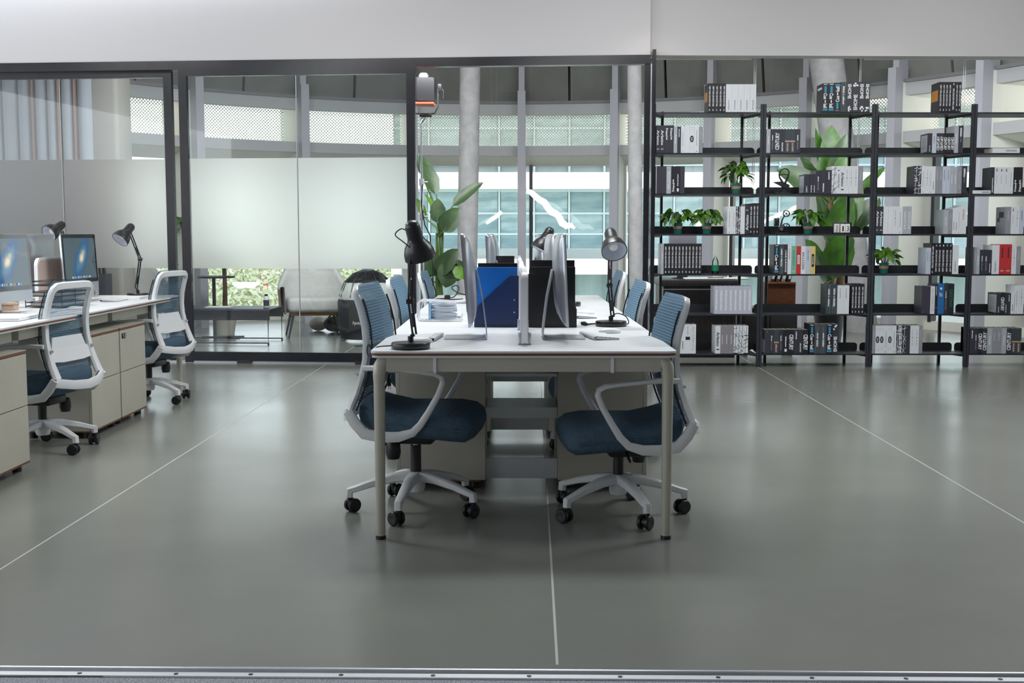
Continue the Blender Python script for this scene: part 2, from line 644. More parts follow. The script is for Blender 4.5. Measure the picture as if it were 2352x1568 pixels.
M['cream'] = mat('cream_metal', (240, 240, 232), 0.6)
M['fac_grey'] = mat('facade_grey', (178, 180, 182), 0.6)
M['fin'] = mat('fin_paint', (176, 177, 186), 0.6)
M['dark_wall'] = noisy(mat('dark_wall', (124, 125, 122), 0.85), (114, 115, 112), 3)
M['concrete'] = noisy(mat('concrete', (176, 176, 178), 0.9), (160, 160, 162), 9, 6, bump=0.5)

PXF = [215, 452, 697, 948, 1198, 1412, 1630, 1850, 2057, 2262]
FA = [fang(p, 6.05) for p in PXF] + [R(73), R(88)]
for i in range(len(FA) - 1):
    a0, a1 = FA[i], FA[i + 1]
    wlab = 'curved floor-to-ceiling facade window, number %d from the left, under a perforated band' % (i + 1)
    w = thing('window_%d' % (i + 1), wlab, 'window', kind='structure')
    del w['category']
    e = 0.012
    G_ = 6.70
    arc(MB(), a0 + e, a1 - e, G_, G_ + 0.02, 0.10, 2.23).build('glass_pane', M['facade_glass'], w)
    arc(MB(), a0, a1, G_ - 0.09, G_ + 0.06, 0.0, 0.11).build('window_sill', M['cream'], w)
    arc(MB(), a0, a1, G_ - 0.05, G_ + 0.06, 2.215, 2.33, r0b=6.06, r1b=G_ + 0.06).build('soffit', M['cream'], w)
    arc(MB(), a0, a1, 6.02, 6.10, 2.325, 2.462).build('transom', M['fac_grey'], w)
    arc(MB(), a0, a1, 6.10, G_, 2.44, 2.46).build('ledge', M['cream'], w)
    arc(MB(), a0, a1, 6.05, 6.16, 2.90, 3.08).build('head_beam', M['fac_grey'], w)
    arc(MB(), a0, a1, 6.16, G_ + 0.06, 2.98, 3.05).build('head_soffit', M['cream'], w)
    arc(MB(), a0, a1, 6.00, 6.06, 3.05, 3.09).build('head_lip', mat('lip', (120, 120, 122), 0.6), w)
    # perforated band with metre UVs
    vs, fs, uv = [], [], []
    n = 5
    for k in range(n + 1):
        a = a0 + (a1 - a0) * k / n
        for z in (2.46, 2.98):
            vs.append((FC.x + 6.66 * math.sin(a), FC.y + 6.66 * math.cos(a), z))
            uv.append((6.3 * a, z))
    for k in range(n):
        fs.append((2 * k, 2 * k + 2, 2 * k + 3, 2 * k + 1))
    me = bpy.data.meshes.new('perforated_panel')
    me.from_pydata(vs, [], fs)
    ul = me.uv_layers.new(name='UVMap')
    for lp in me.loops:
        ul.data[lp.index].uv = uv[lp.vertex_index]
    me.materials.append(M['perforated'])
    put('perforated_panel', me, w)
    # dark sash bar beside the fin
    arc(MB(), a0 + 0.016, a0 + 0.023, 6.60, 6.72, 0.1, 2.23, 1).build('sash_bar', M['black_metal'], w)

# unseen pale slab under floor level, added to bounce light onto the soffits
tr_ = MB()
arc(tr_, FA[0] - 0.1, R(96), 6.80, 10.4, -0.5, -0.25, 24)
tag(tr_.build('bounce_slab', noisy(mat('bounce_slab_paint', (232, 231, 226), 0.85), (220, 219, 214), 2)), 'unseen pale slab added outside the curved windows to bounce light', kind='structure')

for i, a in enumerate(FA[:-1]):
    f = thing('trim_%d' % (i + 5), 'pale vertical facade fin between two curved windows, number %d from the left' % (i + 1), 'fin', kind='structure')
    del f['category']
    h = 0.055
    def radial(r0, r1, z0, z1, hh):
        s, c = math.sin(a), math.cos(a)
        d, t = Vector((s, c, 0)), Vector((c, -s, 0))
        q = [FC + d * r0 - t * hh, FC + d * r0 + t * hh, FC + d * r1 + t * hh, FC + d * r1 - t * hh]
        return MB().hexa([Vector((p.x, p.y, z0)) for p in q] + [Vector((p.x, p.y, z1)) for p in q])
    radial(5.84, 6.10, 0, 3.22, h).build('lower_fin', M['fin'], f, smooth=0)
    radial(5.92, 6.36, 3.22, 4.3, h * 0.75).build('upper_post', M['fin'], f, smooth=0)
    radial(6.0, 6.78, 0, 3.05, h * 1.04).build('jamb', M['cream'], f, smooth=0)

ud = thing('wall_upper', 'dark grey panelled wall above the curved windows', 'wall', kind='structure')
del ud['category']
for i in range(len(FA) - 1):
    am = (FA[i] + FA[i + 1]) / 2
    for a0, a1 in ((FA[i], am), (am, FA[i + 1])):
        arc(MB(), a0 + 0.003, a1 - 0.003, 6.15, 6.25, 3.08, 3.62, 3, r0b=6.05).build('panel', M['dark_wall'], ud)
        arc(MB(), a0 + 0.003, a1 - 0.003, 6.05, 6.15, 3.63, 4.3, 3).build('panel', M['dark_wall'], ud)
    arc(MB(), FA[i], FA[i + 1], 6.26, 6.30, 3.08, 4.3, 4).build('backing', M['black_metal'], ud)
b = MB().box(-9, 10.75, 4.3, 9, 17.6, 4.45)
tag(b.build('ceiling.001', M['dark_wall'], smooth=0), 'dark ceiling above the window lounge', kind='structure')

# slanted concrete columns
def column(label, xb, xt, Y, wpx_b, wpx_t):
    pb_, pt_ = at(xb, 800, Y), at(xt, 150, Y)
    rb, rt = wpx_b / 2 / FPX * Y, wpx_t / 2 / FPX * Y
    d = (pt_ - pb_) / (pt_.z - pb_.z)
    b0 = pb_ - d * pb_.z
    b1_ = pt_ + d * (4.3 - pt_.z)
    c = MB().cyl((b0.x, Y, 0), (b1_.x, Y, 4.3), rb, rt, 28).build('trim_%d' % (20 + int(xb) % 9), M['concrete'])
    tag(c, label, kind='structure')
column('round pale concrete column behind the bird of paradise plant', 1070, 1080, 15.0, 46, 46)
column('round pale concrete column beside the partition corner post', 1462, 1457, 14.2, 32, 32)
column('slanting pale concrete column behind the banana plant', 1985, 1900, 14.4, 72, 76)

# left end of the lounge: wall, rounded pier, curtain
p = at(215, 540, 13.2)
tag(MB().box(-9, 13.25, 0, p.x + 0.1, 13.4, 4.3).build('wall_lounge', noisy(mat('beige_wall', (190, 186, 178), 0.85), (182, 178, 170), 2), smooth=0), 'beige end wall behind the curtain left of the lounge', kind='structure')
q = at(292, 540, 13.2)
tag(MB().rbox(p.x, 13.0, 0, q.x, 13.5, 4.3, 0.05, 3).build('wall_lounge.001', bpy.data.materials['beige_wall']), 'beige rounded pier at the left end of the lounge windows', kind='structure')
tag(MB().box(-9, 10.9, 0, -8.8, 13.4, 4.3).build('wall_lounge.002', bpy.data.materials['beige_wall'], smooth=0), 'beige side wall of the lounge, out at the left', kind='structure')
M['curtain'] = mat('curtain_cloth', (168, 172, 182), 0.9)
M['curtain_b'] = mat('curtain_rust', (150, 112, 98), 0.9)
ct = thing('curtain', 'pale grey floor-length curtain in deep folds behind the left glass', 'curtain', (0, 12.6, 0))
x0, x1 = at(-60, 540, 12.6).x, at(218, 540, 12.6).x
random.seed(3)
xx = x0
while xx < x1:
    wdt = random.uniform(0.06, 0.17)
    rust = random.random() < 0.2
    pts, n = [], 8
    wdt = min(wdt if not rust else 0.03, x1 - xx + 0.01)
    poly = [(xx + wdt * k / n, -0.07 * math.sin(PI * k / n) ** 0.7) for k in range(n + 1)]
    poly += [(a_, b_ + 0.012) for a_, b_ in reversed(poly)]
    MB().prism(poly, 0.03, 3.35, axis='z').build('curtain_fold', M['curtain_b'] if rust else M['curtain'], ct)
    xx += wdt
b = MB().box(x0 - 0.05, -0.05, 3.35, x1 + 0.05, 0.03, 3.42).build('curtain_track', M['aluminium'], ct)

# roller blinds over the bookcases
for (xa, xb_, lab, cords) in ((1502, 1726, 'short cream roller blind rolled up above the leftmost bookcase', (1733, 1737)), (1986, 2420, 'long cream roller blind rolled up above the right bookcases', (2215, 2219))):
    yb_ = 10.90 if xa < 1800 else 10.95
    pa, pb2 = at(xa, 132, yb_), at(xb_, 132, yb_)
    rb_ = thing('roller_blind', lab, 'blind', (pa.x, yb_, at(1600, 137.5, yb_).z + 0.02), group='rolled up blinds above the bookcases')
    wd_ = pb2.x - pa.x
    MB().cyl((0, 0, 0.03), (wd_, 0, 0.03), 0.028, n=14).build('fabric_roll', M['cream'], rb_)
    MB().rbox(0, -0.012, -0.02, wd_, 0.012, 0.004, 0.004).build('bottom_bar', M['cream'], rb_)
    MB().box(-0.01, -0.19, 0.058, wd_ + 0.01, 0.04, 0.07).build('bracket_rail', M['cream'], rb_)
    cx = [at(c_, 132, yb_).x - pa.x for c_ in cords]
    MB().tube([(cx[0], 0, 0.06), (cx[0], 0, -1.15), ((cx[0] + cx[1]) / 2, 0, -1.17), (cx[1], 0, -1.15), (cx[1], 0, 0.06)], 0.003, 6).build('pull_cord', M['white_plastic'], rb_)
pa = at(1977, 132, 10.90)
c3 = MB().box(-0.02, -0.17, 0.055, 0.02, 0.01, 0.075).tube([(-0.006, 0, 0.06), (-0.006, 0, -1.3), (0, 0, -1.32), (0.006, 0, -1.3), (0.006, 0, 0.06)], 0.003, 6).build('blind_cord', M['white_plastic'], loc=(pa.x, 10.90, 2.845))
tag(c3, 'single pale blind cord hanging above the second bookcase', 'cord')
# ================================================================ outside
M['ground'] = noisy(mat('ground_grass', (212, 218, 186), 0.9), (232, 230, 214), 0.06, 5)
tag(MB().box(-400, 22, -10.4, 300, 700, -10).build('ground', M['ground'], smooth=0), 'pale green open ground far below the windows', kind='structure')

bld = thing('office_building', 'pale office building with white bands and teal glass across the street', 'building', (0, 45, 0))
M['ob_white'] = mat('band_white', (245, 245, 243), 0.7)
M['ob_grey'] = noisy(mat('band_grey', (150, 158, 158), 0.7), (138, 146, 148), 0.8)
M['ob_frame'] = mat('window_frame_grey', (168, 184, 188), 0.5)
TE = [noisy(mat('teal_pane', c, 0.12, spec=0.6), c2, 0.7, 3, 0.4, 0.6, stretch=(1, 1, 4)) for c, c2 in
      (((112, 138, 143), (150, 172, 176)), ((124, 148, 152), (100, 126, 132)), ((142, 164, 168), (116, 140, 146)))]
X0, X1 = -4.6, 24
for z0, z1, ym in ((2.95, 3.55, 0), (-0.30, 0.28, 0), (6.15, 6.75, 0), (-3.6, -3.0, 0)):
    MB().box(X0, -0.9, z0, X1, 0.6, z1).build('white_band', M['ob_white'], bld, smooth=0)
for zb, zt in ((0.28, 2.95), (3.55, 6.15)):
    MB().box(X0, 0.45, zb, X1, 0.6, zt).build('back_wall', M['ob_grey'], bld, smooth=0)
    b = MB()
    for zz in (zb + 0.35, zb + 0.95, zb + 1.75, zt - 0.05):
        b.box(X0, 0.28, zz - 0.04, X1, 0.44, zz + 0.04)
    b.build('window_grid', M['ob_frame'], bld, smooth=0)
    pm = [[MB().box(-0.62, 0, 0, 0.62, 0.05, h).mesh('pane', t, 0) for t in TE] for h in (0.55, 0.75, zt - zb - 1.85)]
    x, k = X0 + 0.7, 0
    while x < X1 - 0.6:
        for j, zz in enumerate((zb + 0.37, zb + 0.97, zb + 1.77)):
            put('pane', pm[j][random.choice((0, 1, 2))], bld, (x, 0.32, zz))
        MB().box(x + 0.64, 0.26, zb, x + 0.72, 0.44, zt).build('mullion', M['ob_frame'], bld, smooth=0)
        x += 1.36
MB().box(X0, 0.0, zb - 3.25 - 0.02, X1, 0.3, 0.62).xf(Matrix.Translation((0, 0.1, 0))).build('parapet', M['ob_grey'], bld, smooth=0)
MB().box(X0, 0.3, -3.0, X1, 0.6, -0.3).build('lower_wall', noisy(mat('lower_teal', (92, 112, 114), 0.4), (120, 140, 142), 0.6, stretch=(3, 1, 0.3)), bld, smooth=0)
MB().box(X0, -0.2, -10, X1, 0.6, -3.6).build('base_wall', M['ob_grey'], bld, smooth=0)

# trees in the valley
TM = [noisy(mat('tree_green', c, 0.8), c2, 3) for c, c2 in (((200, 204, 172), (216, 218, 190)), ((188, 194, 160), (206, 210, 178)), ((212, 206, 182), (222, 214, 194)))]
M['bark'] = mat('bark', (110, 96, 80), 0.9)
rnd = random.Random(11)


def crown_mesh(mt, seed):
    r = random.Random(seed)
    b = MB()
    b.ell((0, 0, 3.2), 1.7, 1.7, 1.7, 10, 7)
    for _ in range(240):
        u = Vector((r.gauss(0, 1), r.gauss(0, 1), r.gauss(0, 1))).normalized()
        rad = r.uniform(0.8, 1.15)
        c = Vector((u.x * 2.3 * rad, u.y * 2.3 * rad, 3.3 + u.z * 2.1 * rad))
        a = Vector((r.gauss(0, 1), r.gauss(0, 1), r.gauss(0, 1))).normalized()
        t = u.cross(a).normalized() if u.cross(a).length > 0.01 else Vector((1, 0, 0))
        w_ = (u + a * 0.7).normalized().cross(t)
        s_ = r.uniform(0.3, 0.6)
        b.add([c - t * s_, c - w_ * s_ * 0.7, c + t * s_, c + w_ * s_ * 0.7], [(0, 1, 2, 3)])
    return b.mesh('crown', mt, 0)


trunk = MB().tube([(0, 0, 0), (0.1, 0, 1.5), (0, 0, 3)], [0.3, 0.22, 0.12], 8).mesh('trunk', M['bark'])
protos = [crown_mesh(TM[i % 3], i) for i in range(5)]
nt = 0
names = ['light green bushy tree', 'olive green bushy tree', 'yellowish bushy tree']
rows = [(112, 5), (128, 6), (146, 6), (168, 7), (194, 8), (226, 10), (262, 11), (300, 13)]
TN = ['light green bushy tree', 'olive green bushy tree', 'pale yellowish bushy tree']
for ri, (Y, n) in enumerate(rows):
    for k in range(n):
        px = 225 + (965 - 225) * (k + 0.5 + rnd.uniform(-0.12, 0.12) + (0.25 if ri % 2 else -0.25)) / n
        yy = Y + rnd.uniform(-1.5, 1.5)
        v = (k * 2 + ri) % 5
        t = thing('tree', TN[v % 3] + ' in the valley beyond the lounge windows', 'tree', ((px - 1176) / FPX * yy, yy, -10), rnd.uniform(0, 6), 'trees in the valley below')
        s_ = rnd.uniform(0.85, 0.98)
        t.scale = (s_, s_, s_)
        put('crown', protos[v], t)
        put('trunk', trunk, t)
# small houses among the trees
for k, (px, py, w_, wall, roof, lab) in enumerate(((566, 668, 3.2, (240, 240, 238), (226, 224, 222), 'small white house with white roof among the valley trees, the left one'),
                                          (592, 672, 2.4, (232, 226, 220), (190, 72, 58), 'small white house with red roof among the valley trees'),
                                          (612, 676, 2.6, (238, 238, 240), (214, 216, 220), 'small white house with pale roof beside the red roofed house'))):
    Y = 154 + 3 * k
    p = at(px, py, Y)
    h = thing('house', lab, 'house', (p.x, Y, p.z - 0.3), 0.2 * k, 'small houses in the valley')
    MB().box(-w_ / 2, -1, -12 - p.z + 0.6 if False else -4, w_ / 2, 1, 0.7).build('wall', mat('house_wall', wall, 0.8), h, smooth=0)
    MB().prism([(-1.25, 0.7), (1.25, 0.7), (0, 1.5)], -w_ / 2 - 0.2, w_ / 2 + 0.2, axis='x').build('roof', mat('house_roof', roof, 0.8), h, smooth=0)
    for j in (-1, 1):
        MB().box(j * w_ * 0.25 - 0.3, -1.04, -0.3, j * w_ * 0.25 + 0.3, -0.98, 0.35).build('window', TE[0], h, smooth=0)

# light tube reflections in the window glass, modelled as glowing strips
M['glow'] = mat('reflection_glow', (255, 255, 255), 0.5)
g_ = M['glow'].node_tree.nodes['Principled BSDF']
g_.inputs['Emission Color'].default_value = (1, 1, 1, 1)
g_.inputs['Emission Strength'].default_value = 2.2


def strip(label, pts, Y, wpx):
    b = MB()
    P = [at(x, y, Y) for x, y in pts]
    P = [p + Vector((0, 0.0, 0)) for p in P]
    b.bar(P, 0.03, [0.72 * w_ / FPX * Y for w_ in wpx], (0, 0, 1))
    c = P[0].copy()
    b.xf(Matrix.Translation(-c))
    o = b.build('reflection_strip', M['glow'], loc=c)
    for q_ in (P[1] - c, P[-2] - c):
        MB().cyl(q_, (q_.x, q_.y, 4.3 - c.z), 0.0007, n=5).build('added_wire', M['fac_grey'], o)  # wire added only to hold up the modelled reflection
    tag(o, label, 'light', 'modelled light reflections at the lounge windows')


strip('wavy white modelled light reflection slanting down right at the middle lounge window', [(1209, 439), (1219, 441), (1228, 449), (1238, 458), (1250, 464), (1257, 475), (1266, 486), (1279, 492), (1285, 500), (1291, 512), (1302, 519), (1311, 517), (1320, 524)], 16.2, [14, 16, 18, 19, 20, 20, 22, 20, 20, 22, 20, 16, 6])
strip('short white modelled light reflection slanting up right left of the pale fin', [(1117, 513), (1129, 504), (1141, 496), (1152, 486)], 16.2, [8, 12, 12, 10])
strip('wavy white modelled light reflection rising right behind the second bookcase', [(1750, 512), (1766, 503), (1778, 499), (1792, 491), (1806, 489), (1821, 479), (1836, 473), (1846, 466), (1852, 459)], 15.6, [10, 10, 11, 12, 11, 12, 12, 15, 18])
strip('short white modelled light reflection behind the two pothos plants', [(1598, 524), (1606, 514), (1616, 507)], 16.2, [10, 13, 10])
# ================================================================ task chairs
def make_chair():
    """local x is the way it faces; the origin is on the floor under the gas column"""
    t = thing('task_chair', 'task chair', 'chair')
    # cushion
    secs = [(-0.215, 0.15, 0.425, 0.495), (-0.195, 0.20, 0.385, 0.517), (-0.13, 0.235, 0.36, 0.492), (-0.04, 0.245, 0.35, 0.472), (0.08, 0.25, 0.342, 0.474),
            (0.18, 0.245, 0.332, 0.476), (0.245, 0.235, 0.328, 0.466), (0.275, 0.215, 0.345, 0.445), (0.287, 0.17, 0.37, 0.42)]
    rings = []
    for x, hw, zb, zt in secs:
        ring = []
        for j in range(24):
            a = 2 * PI * j / 24
            ca, sa = math.cos(a), math.sin(a)
            ring.append((x, hw * math.copysign(abs(ca) ** 0.5, ca), (zb + zt) / 2 + (zt - zb) / 2 * math.copysign(abs(sa) ** 0.6, sa)))
        rings.append(ring)
    st = MB().loft(rings).build('seat', M['seat_fabric'], t, smooth=70)
    MB().tube([(0.24, 0.244, 0.392), (0.08, 0.2495, 0.408), (-0.1, 0.242, 0.42)], 0.004, 6).build('seam', M['seat_fabric'], st)
    MB().tube([(0.24, -0.244, 0.392), (0.08, -0.2495, 0.408), (-0.1, -0.242, 0.42)], 0.004, 6).build('seam', M['seat_fabric'], st)
    # mechanism, lever, tension knob, gas column
    MB().rbox(-0.1, -0.09, 0.305, 0.09, 0.09, 0.352, 0.012).build('tilt_mechanism', M['black_plastic'], t)
    MB().lathe([(0.024, 0.0), (0.03, 0.012), (0.033, 0.05), (0.026, 0.078), (0.0, 0.08)], 14, Matrix.Translation((-0.075, -0.11, 0.325)) @ Matrix.Rotation(PI, 4, 'X')).build('tension_knob', M['black_plastic'], t)
    MB().tube([(0.02, 0.1, 0.33), (0.03, 0.2, 0.325), (0.035, 0.26, 0.322)], 0.006, 8).build('lever', M['black_plastic'], t)
    g = MB().cyl((0, 0, 0.165), (0, 0, 0.288), 0.0235, n=18).build('gas_column', M['black_plastic'], t)
    MB().cyl((0, 0, 0.28), (0, 0, 0.312), 0.0125, n=14).build('piston', M['chrome'], g)
    # star base
    bs = MB().lathe([(0.0, 0.085), (0.034, 0.085), (0.04, 0.1), (0.042, 0.15), (0.036, 0.172), (0.0, 0.174)], 20).build('star_base', M['white_plastic'], t)
    for k in range(5):
        a = R(8 + 72 * k)
        d = Vector((math.cos(a), math.sin(a), 0))
        up = Vector((0, 0, 1))
        side = Vector((-d.y, d.x, 0))
        path = [d * 0.02 + up * 0.152, d * 0.10 + up * 0.146, d * 0.2 + up * 0.122, d * 0.262 + up * 0.102, d * 0.293 + up * 0.094]
        MB().bar(path, [0.05, 0.044, 0.037, 0.033, 0.028], [0.042, 0.038, 0.03, 0.026, 0.024], (0, 0, 1)).build('base_arm', M['white_plastic'], bs)
        MB().bar([d * 0.286 + up * 0.102, d * 0.289 + up * 0.066], 0.028, 0.028, d).build('base_arm_tip', M['white_plastic'], bs)
        sw = R(40 + 95 * k)
        e = Vector((math.cos(sw), math.sin(sw), 0))
        n_ = Vector((-e.y, e.x, 0))
        c = d * 0.288 - e * 0.014 + up * 0.0305
        cs = MB().cyl(c - n_ * 0.011 + Vector((0, 0, 0.0)), c + n_ * 0.011, 0.02, n=12)
        cs.cyl(d * 0.288 + up * 0.03, d * 0.288 + up * 0.07, 0.011, n=10)
        ca = cs.build('caster', M['black_plastic'], t)
        for sgn in (-1, 1):
            w = MB()
            rr = [(0.0, 0.008), (0.02, 0.008), (0.029, 0.011), (0.0305, 0.016), (0.0305, 0.022), (0.027, 0.026), (0.018, 0.027), (0.0, 0.024)]
            Mx = Matrix.Translation(c) @ n_.to_track_quat('Z', 'Y').to_matrix().to_4x4() @ Matrix.Scale(sgn, 4, Vector((0, 0, 1)))
            w.lathe(rr, 18, Mx).build('wheel', M['black_plastic'], ca)
    # back: white ring frame, blue mesh in front of it
    prof = [(-0.232, 0.462), (-0.2, 0.54), (-0.172, 0.63), (-0.158, 0.72), (-0.168, 0.82), (-0.19, 0.91), (-0.22, 0.985)]

    def px_(z):
        for (xa, za), (xb, zb) in zip(prof, prof[1:]):
            if z <= zb:
                return xa + (xb - xa) * (z - za) / (zb - za)
        return prof[-1][0]

    def hw(z):
        return 0.232 - 0.022 * max(0, (z - 0.5)) / 0.48
    fr = MB()
    path, wd = [], []
    zs = [0.47, 0.54, 0.61, 0.68, 0.75, 0.82, 0.89, 0.935]
    left = [Vector((px_(z), hw(z) - 0.018, z)) for z in zs]
    corner = [Vector((px_(0.952), hw(0.95) - 0.024, 0.952)), Vector((px_(0.967), hw(0.96) - 0.048, 0.967))]
    top = [Vector((px_(0.969), y, 0.970)) for y in (0.1, 0.0, -0.1)]
    mir = lambda v: Vector((v.x, -v.y, v.z))
    ring = left + corner + top + [mir(v) for v in reversed(corner)] + [mir(v) for v in reversed(left)]
    # rails facing back: width across the sheet 0.042, thickness 0.02
    n = len(ring)
    rings = []
    for i, p in enumerate(ring):
        tg = (ring[min(i + 1, n - 1)] - ring[max(i - 1, 0)]).normalized()
        nor = Vector((-1, 0, 0.0))
        nor = (nor - tg * nor.dot(tg)).normalized()
        sd = tg.cross(nor)
        wdt = 0.021 + 0.012 * max(0, (0.62 - p.z) / 0.15)
        rings.append([p + sd * (wdt * a_) + nor * b_ for a_, b_ in ((-1, 0.002), (-0.75, 0.014), (0.75, 0.014), (1, 0.002), (0.8, -0.008), (-0.8, -0.008))])
    fr.loft(rings)
    bf = fr.build('back_frame', M['white_plastic'], t, smooth=50)
    # flexing tips at the top corners
    ms = MB()
    rows = []
    zz = [0.50, 0.56, 0.62, 0.68, 0.74, 0.80, 0.86, 0.92, 0.97, 0.996]
    for z in zz:
        w_ = hw(min(z, 0.96)) + 0.005 - (0.0 if z < 0.95 else (0.012 if z < 0.98 else 0.035))
        rows.append([Vector((px_(min(z, 0.984)) + 0.022 - (0.004 if abs(u) > 0.9 else 0.0), w_ * u, z - (0.004 if abs(u) > 0.9 and z > 0.98 else 0))) for u in (-1, -0.95 if False else -0.88, -0.6, -0.3, 0, 0.3, 0.6, 0.88, 1)])
    vs = [p for r in rows for p in r]
    fs = []
    for i in range(len(rows) - 1):
        for j in range(8):
            fs.append((i * 9 + j, i * 9 + j + 1, i * 9 + 10 + j, i * 9 + 9 + j))
    ms.add(vs, fs)
    mo = ms.build('back_mesh', M['chair_mesh'], t, smooth=80, label='translucent blue ribbed mesh')
    # black gasket beads along the mesh sides
    for sgn in (-1, 1):
        MB().tube([(px_(z) + 0.026, sgn * (hw(z) + 0.001), z) for z in zs], 0.004, 6).build('gasket', M['black_plastic'], mo)
    # white lumbar panel with stepped top
    lum = [(-0.205, 0.562), (-0.1, 0.552), (0.1, 0.552), (0.205, 0.562), (0.202, 0.615), (0.17, 0.63), (0.145, 0.69), (-0.145, 0.69), (-0.17, 0.63), (-0.202, 0.615)]
    b = MB()
    b.loft([[(px_(z) - 0.006, y, z) for y, z in lum], [(px_(z) + 0.004, y, z) for y, z in lum]])
    b.build('lumbar_panel', M['white_plastic'], t, smooth=0)
    for sgn in (-1, 1):
        MB().cyl((px_(0.62) - 0.03, sgn * 0.205, 0.62), (px_(0.62), sgn * 0.205, 0.62), 0.008, n=10).build('bolt', M['aluminium'], bf)
        # loop that is arm rest, arm post and seat side rail in one
        arm = [(px_(0.645), 0.232, 0.648), (-0.10, 0.243, 0.651), (-0.02, 0.255, 0.648), (0.08, 0.262, 0.64), (0.14, 0.262, 0.632), (0.166, 0.262, 0.618), (0.17, 0.26, 0.596), (0.15, 0.258, 0.545),
               (0.11, 0.256, 0.475), (0.075, 0.254, 0.42), (0.04, 0.252, 0.385), (-0.02, 0.25, 0.366), (-0.09, 0.25, 0.364), (-0.165, 0.25, 0.376), (-0.205, 0.248, 0.42), (-0.234, 0.244, 0.468)]
        arm = [(x, y * sgn, z) for x, y, z in arm]
        hgt = [0.024, 0.022, 0.02, 0.02, 0.021, 0.022, 0.024, 0.024, 0.026, 0.03, 0.034, 0.042, 0.046, 0.046, 0.044, 0.04]
        wth = [0.03, 0.034, 0.036, 0.036, 0.034, 0.03, 0.028, 0.026, 0.024, 0.024, 0.024, 0.024, 0.026, 0.028, 0.028, 0.026]
        ar = MB()
        # plane of the loop is xz: the 'up' of each section is the in-plane normal
        P = [Vector(p) for p in arm]
        rg = []
        for i, p in enumerate(P):
            tg = (P[min(i + 1, len(P) - 1)] - P[max(i - 1, 0)]).normalized()
            nn = Vector((0, 1, 0))
            nn = (nn - tg * nn.dot(tg)).normalized()
            q = tg.cross(nn)
            h_, w_ = hgt[i] / 2, wth[i] / 2
            rg.append([p + q * (h_ * a_) + nn * (w_ * b_) for a_, b_ in ((1, 0.6), (0.6, 1), (-0.6, 1), (-1, 0.6), (-1, -0.6), (-0.6, -1), (0.6, -1), (1, -0.6))])
        ar.loft(rg)
        ar.build('arm_loop', M['white_plastic'], t, smooth=50)
    # bowed white bar behind the seat, joining the two hips
    bow = [Vector((-0.234 - 0.06 * max(0, 1 - (y / 0.235) ** 2), y, 0.455 - 0.03 * max(0, 1 - (y / 0.235) ** 2))) for y in (-0.24, -0.2, -0.12, 0, 0.12, 0.2, 0.24)]
    MB().bar(bow, 0.02, 0.05, (0, 0, 1)).build('hip_bar', M['white_plastic'], t, smooth=50)
    return t


ch0 = make_chair()
G1 = 'task chairs along the middle bench desk'
G2 = 'task chairs at the left bench desk'
CH = [
    (-0.42, 4.99, -7, 0.0, 'white framed blue task chair under the near left corner of middle desk', G1),
    (0.46, 4.93, 185, -0.045, 'white framed blue task chair under the near right corner of middle desk', G1),
    (-0.44, 6.40, -5, -0.025, 'white framed blue mesh chair, second along the left side of middle desk', G1),
    (0.50, 6.30, 183, -0.04, 'white framed blue mesh chair, second along the right side of middle desk', G1),
    (-0.43, 8.30, -3, -0.05, 'white framed blue mesh chair at the far left end of middle desk', G1),
    (0.56, 8.20, 182, -0.045, 'white framed blue mesh chair at the far right end of middle desk', G1),
    (-2.63, 6.42, 170, -0.045, 'white framed blue mesh chair seen from behind, nearer one at left desk', G2),
    (-2.62, 8.30, 168, -0.045, 'white framed blue mesh chair seen from behind, farther one at left desk', G2),
]
BASE_ROT = [188, 1, 14, 160, 40, 140, -33, -30]
for i, (x, y, a, dz, lab, grp) in enumerate(CH):
    c = ch0 if i == 0 else dup(ch0, (x, y, 0), R(a), lab, grp)
    c.location, c.rotation_euler = (x, y, 0), (0, 0, R(a))
    c['label'], c['group'] = lab, grp
    for k in list(c.children):
        nm = k.name.split('.')[0]
        if nm in ('star_base', 'caster'):
            k.rotation_euler = (0, 0, R(BASE_ROT[i] - a - 8))
        elif nm != 'gas_column' and dz:
            k.location.z = dz
            if i == 1:
                k.location.x = -0.035

# ================================================================ bench desks
TOP = 0.75
leg_prof_n = 18


def leg(parent, x, y, sx, sy):
    """round tapering leg with a swan-neck aluminium shoulder; sx, sy point to the desk centre"""
    o = MB().tube([(x, y, 0.014), (x, y, 0.62)], [0.0185, 0.0225], 18).build('leg', M['beige_metal'], parent)
    MB().cyl((x, y, 0), (x, y, 0.015), 0.0205, n=16).build('foot', M['black_plastic'], o)
    b = MB()
    path = [(x, y, 0.618), (x, y, 0.655), (x + sx * 0.004, y + sy * 0.004, 0.685), (x + sx * 0.018, y + sy * 0.012, 0.708), (x + sx * 0.04, y + sy * 0.02, 0.722), (x + sx * 0.07, y + sy * 0.03, 0.728)]
    b.tube(path, [0.0225, 0.025, 0.028, 0.030, 0.026, 0.014], 16)
    b.build('shoulder', M['beige_metal'], o)


def rounded(x0, y0, x1, y1, r, which):
    """rectangle outline with the named corners rounded"""
    pts = []
    for (cx, cy, a0, key) in ((x1 - r, y1 - r, 0, 'ne'), (x0 + r, y1 - r, 90, 'nw'), (x0 + r, y0 + r, 180, 'sw'), (x1 - r, y0 + r, 270, 'se')):
        if key in which:
            pts += [(cx + r * math.cos(R(a0 + 15 * k)), cy + r * math.sin(R(a0 + 15 * k))) for k in range(7)]
        else:
            pts.append((x1 if 'e' in key else x0, y1 if 'n' in key else y0))
    return pts


